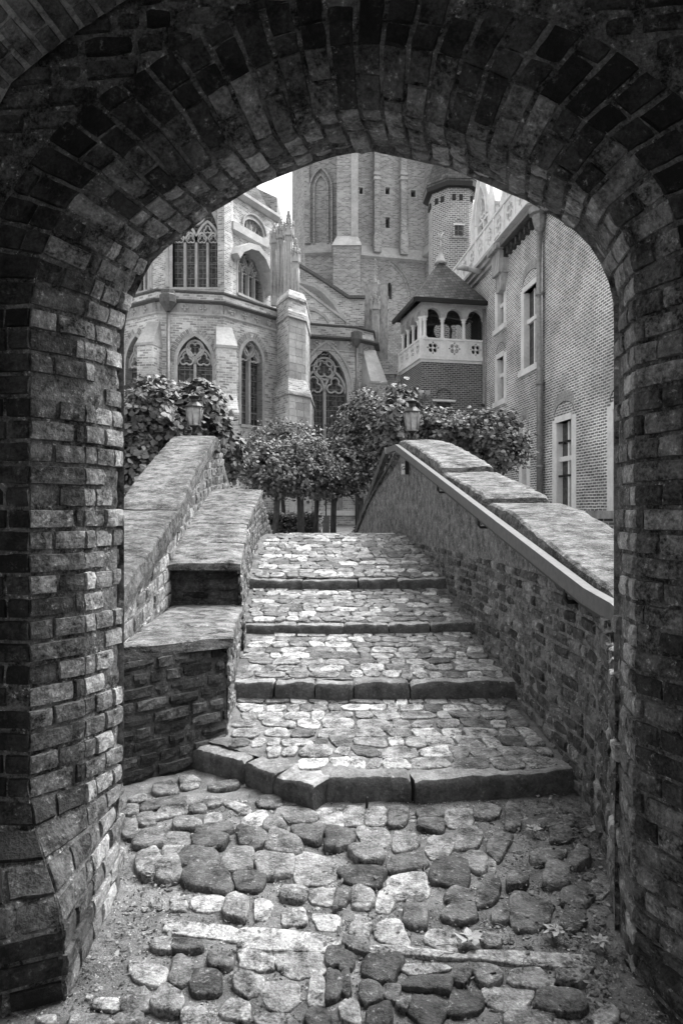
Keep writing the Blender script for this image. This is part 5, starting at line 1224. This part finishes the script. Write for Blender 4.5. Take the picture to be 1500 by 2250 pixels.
# clipped hedge under the lindens
hg = MB()
for _ in range(9000):
    x, y, z = R.uniform(-2.3, -.5), R.uniform(15.0, 17.0), R.uniform(G0, 1.48)+.04*noise.noise(V(x*3, y*3, 0)) if False else R.uniform(G0, 1.48)
    if R.random() < .5: z = 1.48+R.uniform(-.06, .05)
    leaf(hg, V(x, y, z), .07, V(0, -.4, .9), R.random())
he = hg.build('clipped_hedge', m_hedge); tag(he, 'low clipped hedge under the linden trunks beside the gravel path', 'hedge')
hg = MB()
for _ in range(1500): leaf(hg, V(R.uniform(.25, .65), R.uniform(12.7, 13.6), R.uniform(G0, 1.25)), .07, V(0, -.4, .9), R.random())
he = hg.build('small_shrub', m_hedge); tag(he, 'small shrub at the foot of the far end of the handrail', 'shrub')
k = thing('lamp_bollard', 'thin black pole on a small box in front of the church plinth', 'pole'); mk = MB(); c = P(716, 1120, 18); mk.tube([(c.x, c.y, 1.3), (c.x, c.y, 2.3)], .02, 6); mk.build('pole', m_black, k)
mk = MB(); mk.box(c.x-.09, c.x+.09, c.y-.09, c.y+.09, G0, 1.45); mk.build('base_box', m_lead, k)
# ================= dead leaves =================
def maple(mb, c, s, rot, tone, curl=.35):
    pts = []; n5 = 5
    for i in range(n5*4):
        a = rot+2*math.pi*i/(n5*4); r = s*(1, .74, .5, .74)[i % 4]*R.uniform(.75, 1.1); zz = curl*s*abs(math.sin(a*2.5+rot))*.6+R.uniform(0, .15)*s
        pts.append(V(c[0]+r*math.cos(a), c[1]+r*math.sin(a), c[2]+zz+.003))
    cc = V(c[0], c[1], c[2]+.006); mb.add([cc]+pts, [(0, i+1, (i+1) % len(pts)+1) for i in range(len(pts))], tone)
    mb.tube([cc, V(c[0]+s*1.4*math.cos(rot), c[1]+s*1.4*math.sin(rot), c[2]+.01)], .0015, 4, tone*.6)
lf = [(868, 1825, .045, 'pale dry maple leaf lying just below the kerb, right of the dark cobble', 1170), (1315, 1830, .055, 'pale crumpled maple leaf against the foot of the right wall', 1315), (1040, 2068, .06, 'pale maple leaf lying above the long flat stones of the floor', 1030), (1215, 2050, .045, 'small pale leaf beside the big smooth dark cobble', 1215), (570, 1845, .03, 'tiny dry leaf on the left of the floor near the white cobble', 600), (1325, 2075, .04, 'dry curled leaf at the foot of the right jamb', 1318)]
for px, py, s, lab, x2 in lf:
    mk = MB(); Y_ = 1.57*F/(py-YH); x_ = (x2-750)/F*Y_; maple(mk, (x_, Y_, .03), s, R.random()*6, 1.0); maple(mk, (x_+.01, Y_+.01, .035), s*.7, R.random()*6, .8)
    o = mk.build('dead_leaf', m_dry); tag(o, lab, 'leaf', 'fallen leaves on the passage floor')
mk = MB()
def litter(cx, cy, r1, r2, n, z=None):
    for _ in range(n):
        x, y = R.gauss(cx, r1), R.gauss(cy, r2)
        if x > interp(RW, y)-.01: continue
        zz = (gz(y) if z is None else z)+R.uniform(.004, .035); s = R.uniform(.004, .017)
        a = R.random()*6; d = V(math.cos(a), math.sin(a), R.uniform(-.4, .4)); q = V(-d.y, d.x, R.uniform(-.5, .5))*R.uniform(.25, .7)
        c = V(x, y, zz); mk.add([c-d*s, c+q*s, c+d*s, c-q*s], [(0, 1, 2, 3)], R.choice([0, 0, .03, .05, .1, .15, .4]))
litter(1.2, 3.5, .10, .14, 500, 0); litter(1.05, 3.0, .10, .25, 380, 0); litter(.92, 2.5, .10, .2, 320, 0); litter(1.2, 4.85, .07, .06, 130); litter(.7, 2.7, .25, .3, 180, 0)
litter(-.8, 5.9, .05, .1, 60); litter(.95, 7.2, .1, .05, 60); litter(-.2, 2.9, .6, .5, 260, 0); litter(-.8, 2.8, .08, .3, 150, 0)
o = mk.build('leaf_litter', m_dry, None, 'stuff'); o['label'] = 'crumbled dead leaves and twigs along the foot of the right wall'
mk = MB()
for _ in range(30):
    x, y = R.uniform(.2, 1.1), R.uniform(2.3, 3.5); 
    if x > interp(RW, y): continue
    a = R.random()*6; L = R.uniform(.03, .09); mk.tube([V(x, y, .03), V(x+L*math.cos(a)*.5, y+L*math.sin(a)*.5, .036), V(x+L*math.cos(a+.2), y+L*math.sin(a+.2), .03)], .0018, 4, .3)
o = mk.build('twigs', m_dry, None, 'stuff')
